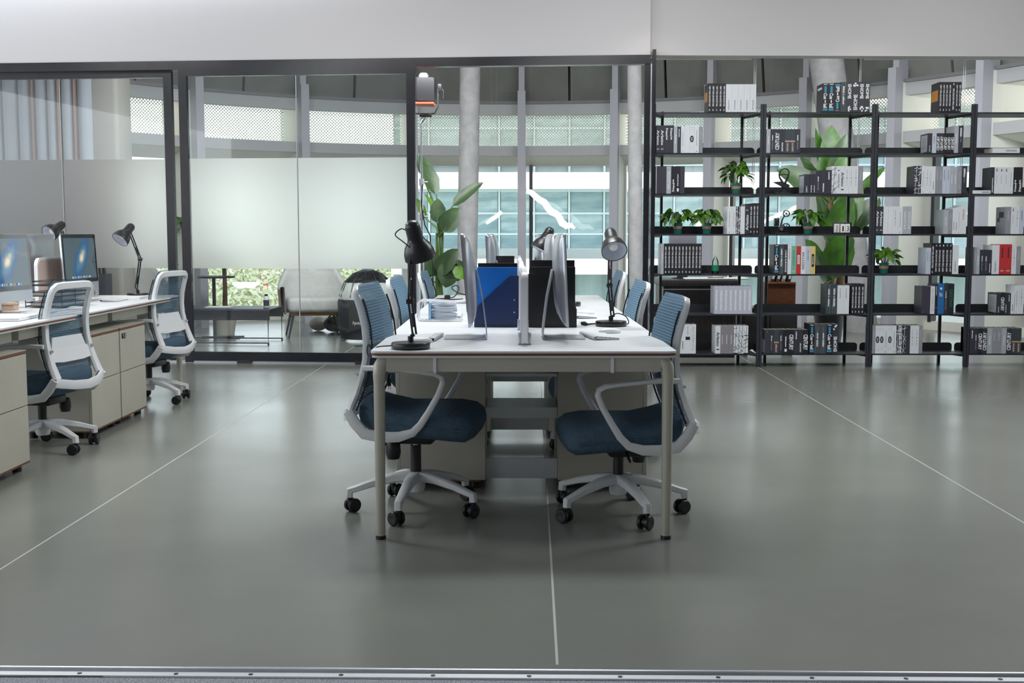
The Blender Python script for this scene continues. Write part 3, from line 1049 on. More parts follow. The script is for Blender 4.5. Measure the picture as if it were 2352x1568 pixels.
def bench(xc, hwid, y0, lab, key, first_round, last_round):
    out = []
    for k in range(3):
        ya, yb = y0 + 1.4 * k + 0.0015, y0 + 1.4 * (k + 1) - 0.0015
        corners = []
        if k == 0:
            corners += ['sw', 'se']
        if k == 2:
            corners += ['nw', 'ne']
        d = thing('bench_desk', lab[k], 'desk', (xc, ya, 0), 0, key)
        L = yb - ya
        tp = MB().prism(rounded(-hwid, 0, hwid, L, 0.035, corners), 0.742, 0.75, axis='z').build('desk_top', M['desk_top'], d, smooth=30)
        MB().prism(rounded(-hwid, 0, hwid, L, 0.035, corners), 0.7325, 0.742, axis='z').build('edge_band', M['brown_edge'], tp, smooth=30)
        MB().prism(rounded(-hwid + 0.004, 0.004 if k == 0 else 0, hwid - 0.004, L - (0.004 if k == 2 else 0), 0.032, corners), 0.724, 0.7325, axis='z').build('under_sheet', M['desk_top'], tp, smooth=30)
        # long rails and end rail
        for sx in (-1, 1):
            MB().box(sx * (hwid - 0.09) - 0.02, 0.05, 0.66, sx * (hwid - 0.09) + 0.02, L - 0.03, 0.724).build('side_rail', M['beige_metal'], d, smooth=0)
        ends = ([0.035] if k == 0 else []) + ([L - 0.035] if k == 2 else [])
        for e in ends:
            sy = 1 if e < 0.5 else -1
            MB().box(-hwid + 0.06, e - 0.018, 0.668, hwid - 0.06, e + 0.018, 0.724).build('end_rail', M['beige_panel'], d, smooth=0)
            for sx in (-1, 1):
                MB().box(sx * (hwid * 0.58) - 0.006, e - sy * 0.024, 0.664, sx * (hwid * 0.58) + 0.006, e - sy * 0.018, 0.724).build('rail_clip', M['white_plastic'], d, smooth=0)
                leg(d, sx * (hwid - 0.032), e - sy * 0.003, -sx, sy)
        out.append(d)
    return out


XC, HW = 0.045, 0.597
bench(XC, HW, 4.47, ['nearest white desk section of the middle bench, with brown edge', 'middle white desk section of the middle bench', 'farthest white desk section of the middle bench'], 'desk sections of the middle bench', 1, 1)
bench(-3.06, HW, 4.47, ['white desk section nearest the camera at far left, mostly outside the frame', 'white desk section with wire tray in the left bench', 'white desk section of the left bench nearest the glass'], 'desk sections of the left bench', 1, 1)


def pedestal(x, y0, y1, face, lab, grp, lock=True, z0=0.045, depth=0.42):
    """cabinet under a desk: x is the door plane, face its outward sign along X"""
    d = thing('pedestal_cabinet', lab, 'cabinet', (x, (y0 + y1) / 2, 0), 0 if face > 0 else PI, grp)
    w = (y1 - y0) / 2
    # local +x is the door side
    MB().box(-depth, -w, z0, -0.02, w, 0.60).build('body', M['beige_panel'], d, smooth=0)
    MB().box(-depth, -w, 0.60, -0.001, w, 0.614).build('top_edge', M['brown_edge'], d, smooth=0)
    MB().box(-depth, -w, 0.614, 0.0, w, 0.618).build('top_sheet', M['beige_panel'], d, smooth=0)
    MB().box(-depth + 0.02, -w, z0 - 0.008, -0.002, w, z0 - 0.0002).build('bottom_edge', M['brown_edge'], d, smooth=0)
    for dx, dy in ((-0.05, -w + 0.05), (-0.05, w - 0.05), (-depth + 0.05, -w + 0.05), (-depth + 0.05, w - 0.05)):
        MB().cyl((dx, dy, 0), (dx, dy, z0 - 0.006), 0.024, n=12).build('foot', M['black_plastic'], d)
    up = MB().rbox(-0.019, -w + 0.003, 0.335, 0.0, w - 0.003, 0.597, 0.002).build('door', M['beige_panel'], d, smooth=0)
    MB().rbox(-0.019, -w + 0.003, z0 + 0.002, 0.0, w - 0.003, 0.331, 0.002).build('door', M['beige_panel'], d, smooth=0)
    if lock:
        lx = -w * 0.72 * face
        lk = MB().rbox(0.0, lx - 0.035, 0.545, 0.004, lx + 0.035, 0.577, 0.003).build('lock_plate', M['black_plastic'], up)
        MB().cyl((0.003, lx + 0.012, 0.561), (0.013, lx + 0.012, 0.561), 0.012, n=16).build('key_cylinder', M['chrome'], up)
        MB().cyl((0.003, lx - 0.016, 0.561), (0.008, lx - 0.016, 0.561), 0.009, n=16).build('key_cylinder', M['chrome'], up)
    return d


gm, gl = 'cabinets under the middle bench', 'cabinets under the left bench'
for sx, side in ((-1, 'left'), (1, 'right')):
    xx = XC + sx * (HW - 0.005)
    pedestal(xx, 5.40, 5.87, sx, 'beige cabinet under the %s side of middle bench, nearest of three' % side, gm)
    pedestal(xx, 6.76, 7.255, sx, 'beige cabinet under the %s side of middle bench, second of three' % side, gm)
    pedestal(xx, 7.28, 7.77, sx, 'beige cabinet under the %s side of middle bench, farthest of three' % side, gm)
pedestal(-2.475, 5.40, 5.87, 1, 'beige lock cabinet at the left edge of the picture', gl)
pedestal(-2.475, 6.76, 7.265, 1, 'beige cabinet behind the nearer left chair', gl, lock=False)
pedestal(-2.475, 7.28, 7.78, 1, 'beige lock cabinet between the two left chairs', gl)
M['link_metal'] = mat('link_metal', (208, 211, 214), 0.35, 0.25)
# cross shelves tying the two pedestals of the middle bench together
for y, lab in ((5.44, 'nearer'), (6.82, 'farther')):
    cs = thing('link_shelf', 'pale link panels between cabinets under the middle bench, the %s set' % lab, 'shelf', (XC, y, 0), 0, 'link panels under the middle bench')
    hw2 = 0.17
    MB().box(-hw2, 0, 0.045, hw2, 0.02, 0.14).build('plinth_panel', M['link_metal'], cs, smooth=0)
    MB().box(-hw2, 0.03, 0.365, hw2, 0.36, 0.38).build('shelf_sheet', M['link_metal'], cs, smooth=0)
    MB().box(-hw2, 0.03, 0.33, hw2, 0.045, 0.365).build('shelf_lip', M['link_metal'], cs, smooth=0)
    MB().box(-hw2, 0.03, 0.53, hw2, 0.3, 0.542).build('cable_shelf', M['link_metal'], cs, smooth=0)
# ================================================================ desk lamps
def flow(pts, n=5):
    """a smooth line through the points"""
    P = [Vector(p) for p in pts]
    P = [P[0] * 2 - P[1]] + P + [P[-1] * 2 - P[-2]]
    out = []
    for i in range(1, len(P) - 2):
        for k in range(n):
            t = k / n
            a, b, c, d = P[i - 1], P[i], P[i + 1], P[i + 2]
            out.append(0.5 * (2 * b + (c - a) * t + (2 * a - 5 * b + 4 * c - d) * t * t + (3 * b - a - 3 * c + d) * t ** 3))
    return out + [P[-2]]


M['lamp_black'] = mat('lamp_black', (30, 30, 33), 0.32, spec=0.6)
M['lamp_white'] = mat('lamp_white', (226, 228, 240), 0.5)
M['bulb'] = mat('bulb', (240, 240, 236), 0.3)
M['cord'] = mat('cord_black', (20, 20, 22), 0.5)


def desk_lamp(label, base, elbow, head, axis, grp='black spring arm desk lamps', stem=None):
    B = Vector(base)
    t = thing('desk_lamp', label, 'lamp', B, 0, grp)
    E_, H_ = Vector(elbow) - B, Vector(head) - B
    S = (Vector(stem) - B) if stem else Vector((0, 0, 0.055))
    MB().lathe([(0.0, 0), (0.072, 0), (0.077, 0.004), (0.0775, 0.021), (0.074, 0.026), (0.03, 0.028), (0.0, 0.028)], 36).build('base', M['lamp_black'], t, smooth=50)
    MB().cyl((0, 0, 0.027), (0, 0, 0.05), 0.0115, n=14).cyl((0, 0, 0.05), S, 0.007, n=10).build('socket', M['lamp_black'], t)

    def arm(nm, a, b, off):
        d = (b - a).normalized()
        s = d.cross(Vector((0, 1, 0)) if abs(d.y) < 0.9 else Vector((1, 0, 0))).normalized()
        m_ = MB()
        m_.bar([a + s * off, b + s * off], 0.008, 0.008, s).bar([a - s * off, b - s * off], 0.008, 0.008, s)
        o = m_.build(nm, M['lamp_black'], t)
        k = d.cross(s)
        for sg in (-1, 1):
            sp = MB().tube([a + d * 0.03 + k * 0.014 * sg, a + d * 0.085 + k * 0.014 * sg], 0.0045, 8)
            sp.build('spring', M['black_metal'], o)
        MB().cyl(a + d * 0.09 - k * 0.02, a + d * 0.09 + k * 0.02, 0.003, n=8).build('spring_pin', M['chrome'], o)
        return o
    arm('lower_arm', S, E_, 0.007)
    arm('upper_arm', E_, H_, 0.007)
    j = MB()
    j.cyl(E_ - Vector((0.015, 0, 0)), E_ + Vector((0.015, 0, 0)), 0.011, n=14)
    j.build('elbow_joint', M['lamp_black'], t)
    ax = Vector(axis).normalized()
    Q = ax.to_track_quat('Z', 'Y').to_matrix().to_4x4()
    C0 = H_ - ax * 0.012 + Vector((ax.x, ax.y, 0)) * 0.05 + Vector((0, 0, 0.012))
    Mx = Matrix.Translation(C0) @ Q
    outer = [(0.0, -0.066), (0.015, -0.065), (0.0245, -0.057), (0.030, -0.042), (0.0315, 0.006), (0.038, 0.022), (0.053, 0.042), (0.0615, 0.068), (0.0635, 0.092)]
    inner = [(r - 0.0025, z) for r, z in reversed(outer[4:])]
    sh = MB().lathe(outer + [(0.060, 0.0925)] + inner + [(0.0, 0.012)], 32, Mx).build('shade', M['lamp_black'], t, smooth=50)
    MB().lathe([(0.0595, 0.0905), (0.0575, 0.08), (0.049, 0.045), (0.0345, 0.026), (0.026, 0.010), (0.0, 0.0095)], 32, Mx, cap=False).build('shade_lining', M['lamp_white'], sh, smooth=60, label='white inside of the shade')
    MB().lathe([(0.0, 0.014), (0.012, 0.016), (0.014, 0.03), (0.024, 0.05), (0.02, 0.066), (0.0, 0.073)], 18, Mx).build('bulb', M['bulb'], sh)
    p = Mx @ Vector((0.027, 0, -0.02))
    MB().tube(flow([p, p + Vector((-0.025, -0.012, 0.012)), p + Vector((-0.05, -0.012, -0.012)), H_ + Vector((-0.035, -0.008, 0.0)), H_ + Vector((-0.006, -0.004, -0.025))]), 0.0024, 6).build('shade_wire', M['cord'], sh)
    MB().cyl(H_ - Vector((0.012, 0, 0)), H_ + Vector((0.012, 0, 0)), 0.009, n=12).build('head_joint', M['chrome'], t)
    return t


l1 = desk_lamp('black spring arm lamp on the near left corner of the middle desk', (-0.402, 4.575, TOP), at(942, 692, 4.59), at(948, 556, 4.60), (0.2, 0.36, -0.9), stem=at(952, 768, 4.575))
l2 = desk_lamp('black spring arm lamp showing its white inside, right side of middle desk', (0.49, 5.72, TOP), at(1400, 655, 5.73), at(1402, 558, 5.70), (0.09, -0.76, -0.64), stem=at(1407, 728, 5.72))
l3 = desk_lamp('black desk lamp half hidden behind the right silver computer of middle desk', (0.36, 7.35, TOP), at(1285, 610, 7.35), at(1262, 552, 7.35), (-0.42, -0.1, -0.8))
b_ = flr(317, 681, TOP)
l4 = desk_lamp('black spring arm lamp on the left desk before the frosted glass', b_, at(322, 595, b_.y), at(300, 537, b_.y), (-0.45, -0.62, -0.75), stem=at(313, 662, b_.y))
l5 = desk_lamp('desk lamp head peeking above the silver monitor back at the left desk', (-3.33, 8.62, TOP), at(158, 575, 8.62), at(141, 528, 8.62), (-0.45, -0.8, -0.5))
# cords belong to their lamps
q = Vector(l1.location)
MB().tube(flow([Vector(p) - q for p in [(-0.402, 4.60, 0.80), (-0.42, 4.62, 0.772), (-0.47, 4.68, 0.754), (-0.535, 4.63, 0.7535), (-0.556, 4.60, 0.745), (-0.572, 4.59, 0.765), (-0.575, 4.575, 0.735), (-0.56, 4.565, 0.715), (-0.54, 4.56, 0.71), (-0.515, 4.55, 0.70), (-0.492, 4.545, 0.665), (-0.489, 4.54, 0.64)]]), 0.0026, 7).build('cord', M['cord'], l1)
pl = MB()
pl.tube([Vector((-0.489, 4.54, 0.645)) - q, Vector((-0.487, 4.54, 0.625)) - q, Vector((-0.485, 4.54, 0.605)) - q], [0.006, 0.010, 0.007], 10)
po = pl.build('plug', M['cord'], l1)
for dx in (-0.004, 0.004):
    MB().cyl(Vector((-0.485 + dx, 4.54, 0.606)) - q, Vector((-0.484 + dx, 4.54, 0.592)) - q, 0.0016, n=6).build('plug_pin', M['chrome'], po)
q = Vector(l2.location)
MB().tube(flow([Vector(p) - q for p in [(0.49, 5.70, 0.80), (0.52, 5.69, 0.815), (0.56, 5.68, 0.80), (0.575, 5.70, 0.765), (0.55, 5.80, 0.753), (0.48, 5.83, 0.753), (0.40, 5.82, 0.753), (0.35, 5.80, 0.754), (0.36, 5.77, 0.756), (0.42, 5.80, 0.757), (0.37, 5.74, 0.754), (0.37, 5.735, 0.757)]]), 0.0026, 7).build('cord', M['cord'], l2)
pl = MB().tube([Vector((0.375, 5.735, 0.757)) - q, Vector((0.36, 5.73, 0.762)) - q, Vector((0.343, 5.725, 0.764)) - q], [0.006, 0.011, 0.008], 10)
po = pl.build('plug', M['cord'], l2)
for dz in (-0.004, 0.004):
    MB().cyl(Vector((0.343, 5.725, 0.764 + dz)) - q, Vector((0.329, 5.722, 0.766 + dz)) - q, 0.0016, n=6).build('plug_pin', M['chrome'], po)

# ================================================================ all-in-one computers
def nebula():
    m, N, L, out = shader('nebula_screen')
    tc = N.new('ShaderNodeTexCoord')
    mp = N.new('ShaderNodeMapping')
    mp.inputs['Rotation'].default_value = (R(-48), 0, 0)
    mp.inputs['Location'].default_value = (0, 0, 0)
    sb = N.new('ShaderNodeVectorMath')
    sb.operation = 'SUBTRACT'
    sb.inputs[1].default_value = (0, 0.02, 0.30)
    L.new(tc.outputs['Object'], sb.inputs[0])
    L.new(sb.outputs[0], mp.inputs[0])
    sc_ = N.new('ShaderNodeMapping')
    sc_.inputs['Scale'].default_value = (1, 4.2, 11)
    L.new(mp.outputs[0], sc_.inputs[0])
    ln = N.new('ShaderNodeVectorMath')
    ln.operation = 'LENGTH'
    L.new(sc_.outputs[0], ln.inputs[0])
    no = N.new('ShaderNodeTexNoise')
    no.inputs['Scale'].default_value = 9
    L.new(tc.outputs['Object'], no.inputs['Vector'])
    ad = N.new('ShaderNodeMath')
    ad.operation = 'MULTIPLY_ADD'
    ad.inputs[1].default_value, ad.inputs[2].default_value = 0.9, -0.45
    L.new(no.outputs['Fac'], ad.inputs[0])
    su = N.new('ShaderNodeMath')
    L.new(ln.outputs['Value'], su.inputs[0])
    L.new(ad.outputs[0], su.inputs[1])
    cr = N.new('ShaderNodeValToRGB')
    cr.color_ramp.elements[0].position, cr.color_ramp.elements[0].color = 0.0, (1, 0.9, 0.7, 1)
    cr.color_ramp.elements[1].position, cr.color_ramp.elements[1].color = 1.0, (0.10, 0.15, 0.18, 1)  # outer screen colour lifted to imitate reflected haze on the glass
    for p, c in ((0.16, (0.75, 0.62, 0.45, 1)), (0.32, (0.12, 0.3, 0.42, 1)), (0.6, (0.04, 0.14, 0.32, 1))):
        e = cr.color_ramp.elements.new(p)
        e.color = c
    L.new(su.outputs[0], cr.inputs[0])
    em = N.new('ShaderNodeEmission')
    em.inputs[1].default_value = 0.8
    L.new(cr.outputs[0], em.inputs[0])
    gl = N.new('ShaderNodeBsdfGlossy')
    gl.inputs['Roughness'].default_value = 0.03
    fr = N.new('ShaderNodeFresnel')
    fr.inputs[0].default_value = 1.5
    mx = N.new('ShaderNodeMixShader')
    L.new(fr.outputs[0], mx.inputs[0])
    L.new(em.outputs[0], mx.inputs[1])
    L.new(gl.outputs[0], mx.inputs[2])
    L.new(mx.outputs[0], out.inputs[0])
    return m


M['nebula'] = nebula()
M['bezel'] = mat('bezel_black', (12, 12, 14), 0.08, spec=0.6)
ICON = [mat('dock_icon', c, 0.4) for c in ((220, 224, 230), (70, 140, 220), (230, 170, 80), (120, 190, 230))]


def rrect(hy, hz, r, x, zc=0.0, n=5):
    pts = []
    for sy, sz, a0 in ((1, 1, 0), (-1, 1, 90), (-1, -1, 180), (1, -1, 270)):
        for k in range(n):
            a = R(a0 + 90 * k / (n - 1))
            pts.append(Vector((x, sy * (hy - r) + r * math.cos(a), zc + sz * (hz - r) + r * math.sin(a))))
    return pts


def computer(label, loc, rz, tilt, grp):
    t = thing('desktop_computer', label, 'computer', loc, rz, grp)
    zc = 0.26
    T = Matrix.Translation((0, 0, 0.28)) @ Matrix.Rotation(R(tilt), 4, 'Y') @ Matrix.Translation((0, 0, -0.28))
    b = MB()
    b.loft([rrect(0.264, 0.1955, 0.016, 0.006, zc), rrect(0.264, 0.1955, 0.016, -0.002, zc), rrect(0.256, 0.188, 0.02, -0.012, zc + 0.002), rrect(0.225, 0.165, 0.04, -0.026, zc + 0.004), rrect(0.165, 0.125, 0.06, -0.037, zc + 0.006), rrect(0.09, 0.075, 0.05, -0.042, zc + 0.008)])
    bd = b.xf(T).build('body', M['aluminium'], t, smooth=60)
    MB().loft([rrect(0.2625, 0.163, 0.012, 0.0062, zc + 0.031), rrect(0.2625, 0.163, 0.012, 0.0078, zc + 0.031)]).xf(T).build('screen_glass', M['bezel'], t, smooth=0)
    s = MB().add([(0.0082, -0.24, zc - 0.106), (0.0082, 0.24, zc - 0.106), (0.0082, 0.24, zc + 0.168), (0.0082, -0.24, zc + 0.168)], [(0, 1, 2, 3)]).xf(T).build('screen', M['nebula'], t, smooth=0, label='screen with a blue nebula picture')
    for k in range(14):
        y = -0.14 + 0.28 * k / 13
        MB().box(0.0083, y - 0.007, zc - 0.102, 0.0088, y + 0.007, zc - 0.088).xf(T).build('dock_icon', ICON[(k * 7) % 4], s, smooth=0)
    MB().rbox(-0.0185, -0.05, zc + 0.166, -0.0165, 0.05, zc + 0.169, 0.0008, 1).xf(T).build('back_slot', M['black_plastic'], bd)
    # bent aluminium foot
    hx = (T @ Vector((-0.04, 0, 0.30)))
    path = [Vector((0.095, 0, 0.003)), Vector((0.0, 0, 0.003)), Vector((-0.07, 0, 0.003)), Vector((-0.084, 0, 0.006)), Vector((-0.0885, 0, 0.016)), Vector((-0.086, 0, 0.05)), Vector((-0.07, 0, 0.18)), Vector((hx.x - 0.006, 0, hx.z))]
    rings = []
    for i, p in enumerate(path):
        tg = (path[min(i + 1, 7)] - path[max(i - 1, 0)]).normalized()
        nn = Vector((0, 1, 0)).cross(tg) * 0.0028
        hw_ = 0.095
        rings.append([p + nn + Vector((0, hw_, 0)), p + nn - Vector((0, hw_, 0)), p - nn - Vector((0, hw_, 0)), p - nn + Vector((0, hw_, 0))])
    MB().loft(rings).build('stand', M['aluminium'], t, smooth=50)
    return t


gA, gB = 'silver computers on the middle bench', 'silver computers on the left bench'
TILT = 4.0
computer('silver desktop computer seen edge on beside the blue folder', (-0.200, 5.065, TOP), PI + 0.03, 4.5, gA)
computer('silver desktop computer seen edge on before the black file holder', (0.222, 5.065, TOP), 0.0, -2.5, gA)
computer('silver computer in the second row, left of the divider panels', (-0.135, 6.72, TOP), PI, 2.0, gA)
computer('silver computer in the second row, right of the divider panels', (0.235, 6.72, TOP), 0.03, -2.5, gA)
computer('silver computer in the farthest row, left of the divider panels', (-0.13, 7.95, TOP), PI, 2.0, gA)
computer('silver computer in the farthest row, right of the divider panels', (0.20, 7.95, TOP), 0.03, -2.5, gA)
computer('computer with lit blue screen cut off by the left picture edge', (-2.90, 6.63, TOP), -0.12, -3, gB)
computer('computer with lit blue screen behind the nearer left chair', (-2.93, 7.86, TOP), -0.06, -3, gB)
computer('computer turned away, its silver back showing, at the left desk', (-3.27, 8.02, TOP), PI + 0.03, -3, gB)

# ================================================================ divider panels
M['felt_grey'] = noisy(mat('felt_lavender', (206, 202, 212), 0.9), (196, 192, 204), 80)
M['felt_beige'] = noisy(mat('felt_beige', (204, 182, 172), 0.9), (194, 172, 162), 80)


def divider(label, x, y0, y1, felt, grp):
    d = thing('divider_panel', label, 'panel', (x, y0, TOP), 0, grp)
    L, h, r = y1 - y0, 0.30, 0.055
    def outline(i):
        rr = r - i
        pts = [(i, 0.012 + i), (L - i, 0.012 + i)]
        pts += [(L - r + rr * math.cos(R(15 * k)), h - r + rr * math.sin(R(15 * k))) for k in range(7)]
        pts += [(r + rr * math.cos(R(90 + 15 * k)), h - r + rr * math.sin(R(90 + 15 * k))) for k in range(7)]
        return pts
    f = MB().prism(outline(0), -0.011, 0.011, axis='x').build('frame', M['white_plastic'], d, smooth=40)
    MB().prism(outline(0.012), 0.0105, 0.0145, axis='x').build('felt_face', felt, d, smooth=40)
    MB().prism(outline(0.012), -0.0145, -0.0105, axis='x').build('felt_face', felt, d, smooth=40)
    for yy in (0.06, L - 0.1):
        for sx in (-1, 1):
            MB().rbox(sx * 0.021 - 0.006, yy, 0, sx * 0.021 + 0.006, yy + 0.04, 0.05, 0.003).build('foot_bracket', M['aluminium'], d)
    return d


gd = 'divider panels along the middle bench'
divider('low white framed divider panel at the near end of middle bench', 0.052, 4.68, 5.58, M['felt_grey'], gd)
divider('low white framed divider panel, second along the middle bench', 0.05, 6.02, 7.2, M['felt_grey'], gd)
divider('low white framed divider panel, farthest along the middle bench', 0.05, 7.42, 8.5, M['felt_grey'], gd)
gd = 'divider panels along the left bench'
divider('low beige felt divider panel behind the left computer screen', -3.08, 7.50, 8.6, M['felt_beige'], gd)
divider('low beige felt divider panel at the left picture edge', -3.08, 6.0, 7.2, M['felt_beige'], gd)

# ================================================================ magazine files
M['file_navy'] = mat('file_navy', (12, 40, 88), 0.3)
M['file_black'] = mat('file_black', (17, 17, 20), 0.28, spec=0.5)
M['folder_blue'] = mat('folder_blue', (0, 104, 196), 0.35)
M['file_white'] = mat('file_white', (232, 232, 234), 0.5)


def holder(label, x0, x1, y, z_h, m_, low, grp, folder=None, th=0.085):
    """open magazine file; low = -1 or 1 tells which side has the low opening"""
    cx = (x0 + x1) / 2
    d = thing('file_holder', label, 'file holder', (cx, y, TOP), 0, grp)
    w = (x1 - x0) / 2
    prof = [(-w, 0), (w, 0), (w, z_h * 0.86), (w * 0.62, z_h * 0.86), (-w, z_h * 0.30)]
    if low > 0:
        prof = [(-a, b) for a, b in reversed(prof)]
    for yy in (0, th - 0.003):
        MB().prism(prof, yy, yy + 0.003, axis='y').build('side_panel', m_, d, smooth=0)
    hi = w if low < 0 else -w
    lo = -hi
    MB().box(min(hi, hi * 0.985), 0.003, 0.0, max(hi, hi * 0.985), th - 0.003, z_h * 0.86).build('back_panel', m_, d, smooth=0)
    MB().box(min(lo, lo * 0.985), 0.003, 0.0, max(lo, lo * 0.985), th - 0.003, z_h * 0.30).build('front_panel', m_, d, smooth=0)
    MB().box(-w * 0.97, 0.003, 0.0, w * 0.97, th - 0.003, 0.004).build('floor_panel', m_, d, smooth=0)
    for zz in (0.25, 0.46):
        if low < 0:
            MB().cyl((w * 0.8, -0.002, z_h * zz), (w * 0.8, 0.001, z_h * zz), 0.004, n=10).build('rivet', M['chrome'], d)
    if folder:
        mt, top = folder
        MB().rbox(-w * 0.95, 0.012, 0.006, w * 0.94, 0.026, top, 0.003).build('folder', mt, d)
        MB().rbox(-w * 0.93, 0.032, 0.006, w * 0.92, 0.05, top - 0.012, 0.003).build('folder', mt, d)
    return d


gf = 'file holders across the middle bench'
holder('dark blue magazine file holding a bright blue folder', -0.185, 0.033, 5.655, 0.29, M['file_navy'], -1, gf, (M['folder_blue'], 0.292))
holder('black magazine file behind the blue folder', -0.175, 0.033, 5.76, 0.305, M['file_black'], 1, gf, (M['file_black'], 0.31))
holder('glossy black magazine file right of the divider, front one', 0.078, 0.316, 5.64, 0.30, M['file_black'], 1, gf, (M['file_black'], 0.295))
holder('glossy black magazine file right of the divider, back one', 0.085, 0.318, 5.745, 0.32, M['file_black'], 1, gf, (M['file_black'], 0.325))
holder('black magazine file standing farther along the middle bench', -0.13, 0.02, 7.3, 0.30, M['file_black'], 1, gf, (M['file_black'], 0.318))

# ================================================================ keyboards and mice
M['key_white'] = mat('key_white', (240, 240, 242), 0.45)


def keyboard_proto():
    t = thing('keyboard', 'keyboard', 'keyboard')
    b = MB()
    b.prism([(-0.057, 0.004), (0.057, 0.0), (0.057, 0.004), (-0.05, 0.0135), (-0.057, 0.013)], -0.14, 0.14, axis='y')
    b.build('base', M['aluminium'], t, smooth=30)
    MB().cyl((-0.052, -0.14, 0.008), (-0.052, 0.14, 0.008), 0.008, n=14).build('battery_tube', M['white_plastic'], t)
    for r_ in range(6):
        x = 0.048 - r_ * 0.0178
        kb = MB()
        n = 14
        for k in range(n):
            y = -0.134 + 0.268 * k / n
            z = 0.0044 + (0.057 - x) * 0.0885
            if r_ == 0 and 4 <= k <= 8:
                if k == 4:
                    kb.box(x - 0.008, y + 0.001, z, x + 0.007, y + 0.268 / n * 5 - 0.001, z + 0.003)
                continue
            kb.box(x - (0.008 if r_ < 5 else 0.005), y + 0.001, z, x + (0.007 if r_ < 5 else 0.004), y + 0.268 / n - 0.001, z + 0.003)
        ko = kb.build('key_row', M['key_white'], t, smooth=0)
    return t


k0 = keyboard_proto()
gk = 'white keyboards on the desks'
for i, (x, y, rz, lab) in enumerate((
        (-0.375, 5.02, PI - 0.08, 'slim white keyboard behind the near left desk lamp'),
        (0.385, 5.09, 0.16, 'slim white keyboard on the near right side of middle desk'),
        (0.385, 6.36, 0.12, 'slim white keyboard on the right side, second desk of middle bench'),
        (-0.335, 6.35, PI, 'slim white keyboard behind the coiled cables'),
        (-0.33, 7.75, PI, 'slim white keyboard near the black plug lead'),
        (-2.70, 6.60, 0.05, 'slim white keyboard on the left desk behind the nearer chair'),
        (-2.72, 7.92, 0.05, 'slim white keyboard on the left desk beside white papers'))):
    c = k0 if i == 0 else dup(k0, (0, 0, 0))
    c.location, c.rotation_euler = (x, y, TOP + 0.0005), (0, 0, rz)
    tag(c, lab, 'keyboard', gk)
mm = MB()
for z, s in ((0, 0.92), (0.006, 1.0), (0.013, 0.94), (0.019, 0.75), (0.0225, 0.4)):
    pass
mm.loft([[Vector((0.054 * s * math.cos(2 * PI * j / 24), 0.028 * s * math.sin(2 * PI * j / 24), z)) for j in range(24)] for z, s in ((0.0, 0.9), (0.006, 1.0), (0.012, 0.95), (0.018, 0.78), (0.022, 0.5), (0.0235, 0.15))])
me = mm.mesh('mouse', M['key_white'], 70)
for x, y, rz, lab in ((-0.385, 4.83, 0.3, 'smooth white mouse beside the near left lamp base'), (0.45, 5.31, 0.2, 'smooth white mouse between keyboard and right lamp'),
                      (0.42, 6.6, 0.1, 'smooth white mouse on the second right desk'), (-0.34, 6.13, 0.1, 'smooth white mouse right of the coiled cables'),
                      (-2.62, 6.95, 0.1, 'smooth white mouse on the left desk')):
    o = put('mouse', me, None, (x, y, TOP + 0.0005), None, (0, 0, rz))
    tag(o, lab, 'mouse', 'white mice on the desks')

# ================================================================ coiled cables in a white wire stand
cr_ = thing('cable_stand', 'white wire stand on the middle desk that holds coiled cables', 'stand', (-0.43, 6.06, TOP))
for yy in (-0.05, 0.06):
    MB().tube([(0.13, yy, 0.10), (0.02, yy, 0.108), (-0.045, yy, 0.108), (-0.06, yy, 0.095), (-0.062, yy, 0.02), (-0.055, yy, 0.006), (0.0, yy, 0.005), (0.17, yy, 0.005)], 0.0045, 8).build('wire_loop', M['white_plastic'], cr_)
MB().tube([(-0.03, -0.05, 0.005), (-0.03, 0.06, 0.005)], 0.0045, 8).build('cross_wire', M['white_plastic'], cr_)
cc = thing('cable_coil', 'bundle of coiled pale grey network cables in the wire stand', 'cable', (-0.355, 6.06, TOP + 0.009))
M['cable_grey'] = mat('cable_grey', (190, 198, 208), 0.5)
rnd2 = random.Random(5)
for k in range(13):
    z = 0.007 + k * 0.0068
    tx, ty = rnd2.uniform(-0.07, 0.07), rnd2.uniform(-0.05, 0.05)
    ra, rb = rnd2.uniform(0.058, 0.066), rnd2.uniform(0.04, 0.047)
    ring = [Vector((ra * math.cos(2 * PI * j / 28), rb * math.sin(2 * PI * j / 28), z + tx * ra * math.cos(2 * PI * j / 28) + ty * rb * math.sin(2 * PI * j / 28))) for j in range(29)]
    MB().tube(ring, 0.0042, 7).build('cable_turn', M['cable_grey'], cc)
MB().rbox(-0.08, -0.048, 0.0, -0.066, 0.044, 0.09, 0.003).build('blue_tie', mat('tie_blue', (150, 186, 214), 0.5), cc)

# plug lead on the far left desk
p = flr(1030, 688, TOP)
lead = MB().tube(flow([Vector(v) for v in [(0.10, 0, 0.004), (0.03, -0.06, 0.004), (-0.07, -0.05, 0.004), (-0.09, 0.02, 0.004), (-0.02, 0.05, 0.006), (0.04, 0.02, 0.02), (0.07, 0.05, 0.075), (0.05, 0.09, 0.095), (0.02, 0.06, 0.08), (0.06, 0.02, 0.05), (0.12, 0.04, 0.03)]]), 0.004, 7)
lo_ = lead.build('power_lead', M['cord'], loc=p)
tag(lo_, 'black power lead looped on the far left of the middle bench', 'cable')
MB().rbox(-0.03, 0.03, 0.0, 0.01, 0.07, 0.03, 0.006).build('plug', M['cord'], lo_)
p = flr(1232, 690, TOP)
cbx = MB().rbox(-0.03, -0.03, 0.0, 0.03, 0.03, 0.05, 0.004).build('small_carton', M['paper'], loc=(0.18, 6.05, TOP + 0.0005))
tag(cbx, 'small white carton behind the black file holders', 'box')
MB().rbox(-0.03, -0.032, 0.012, 0.03, -0.0295, 0.02, 0.001).build('carton_band', M['felt_grey'], cbx)

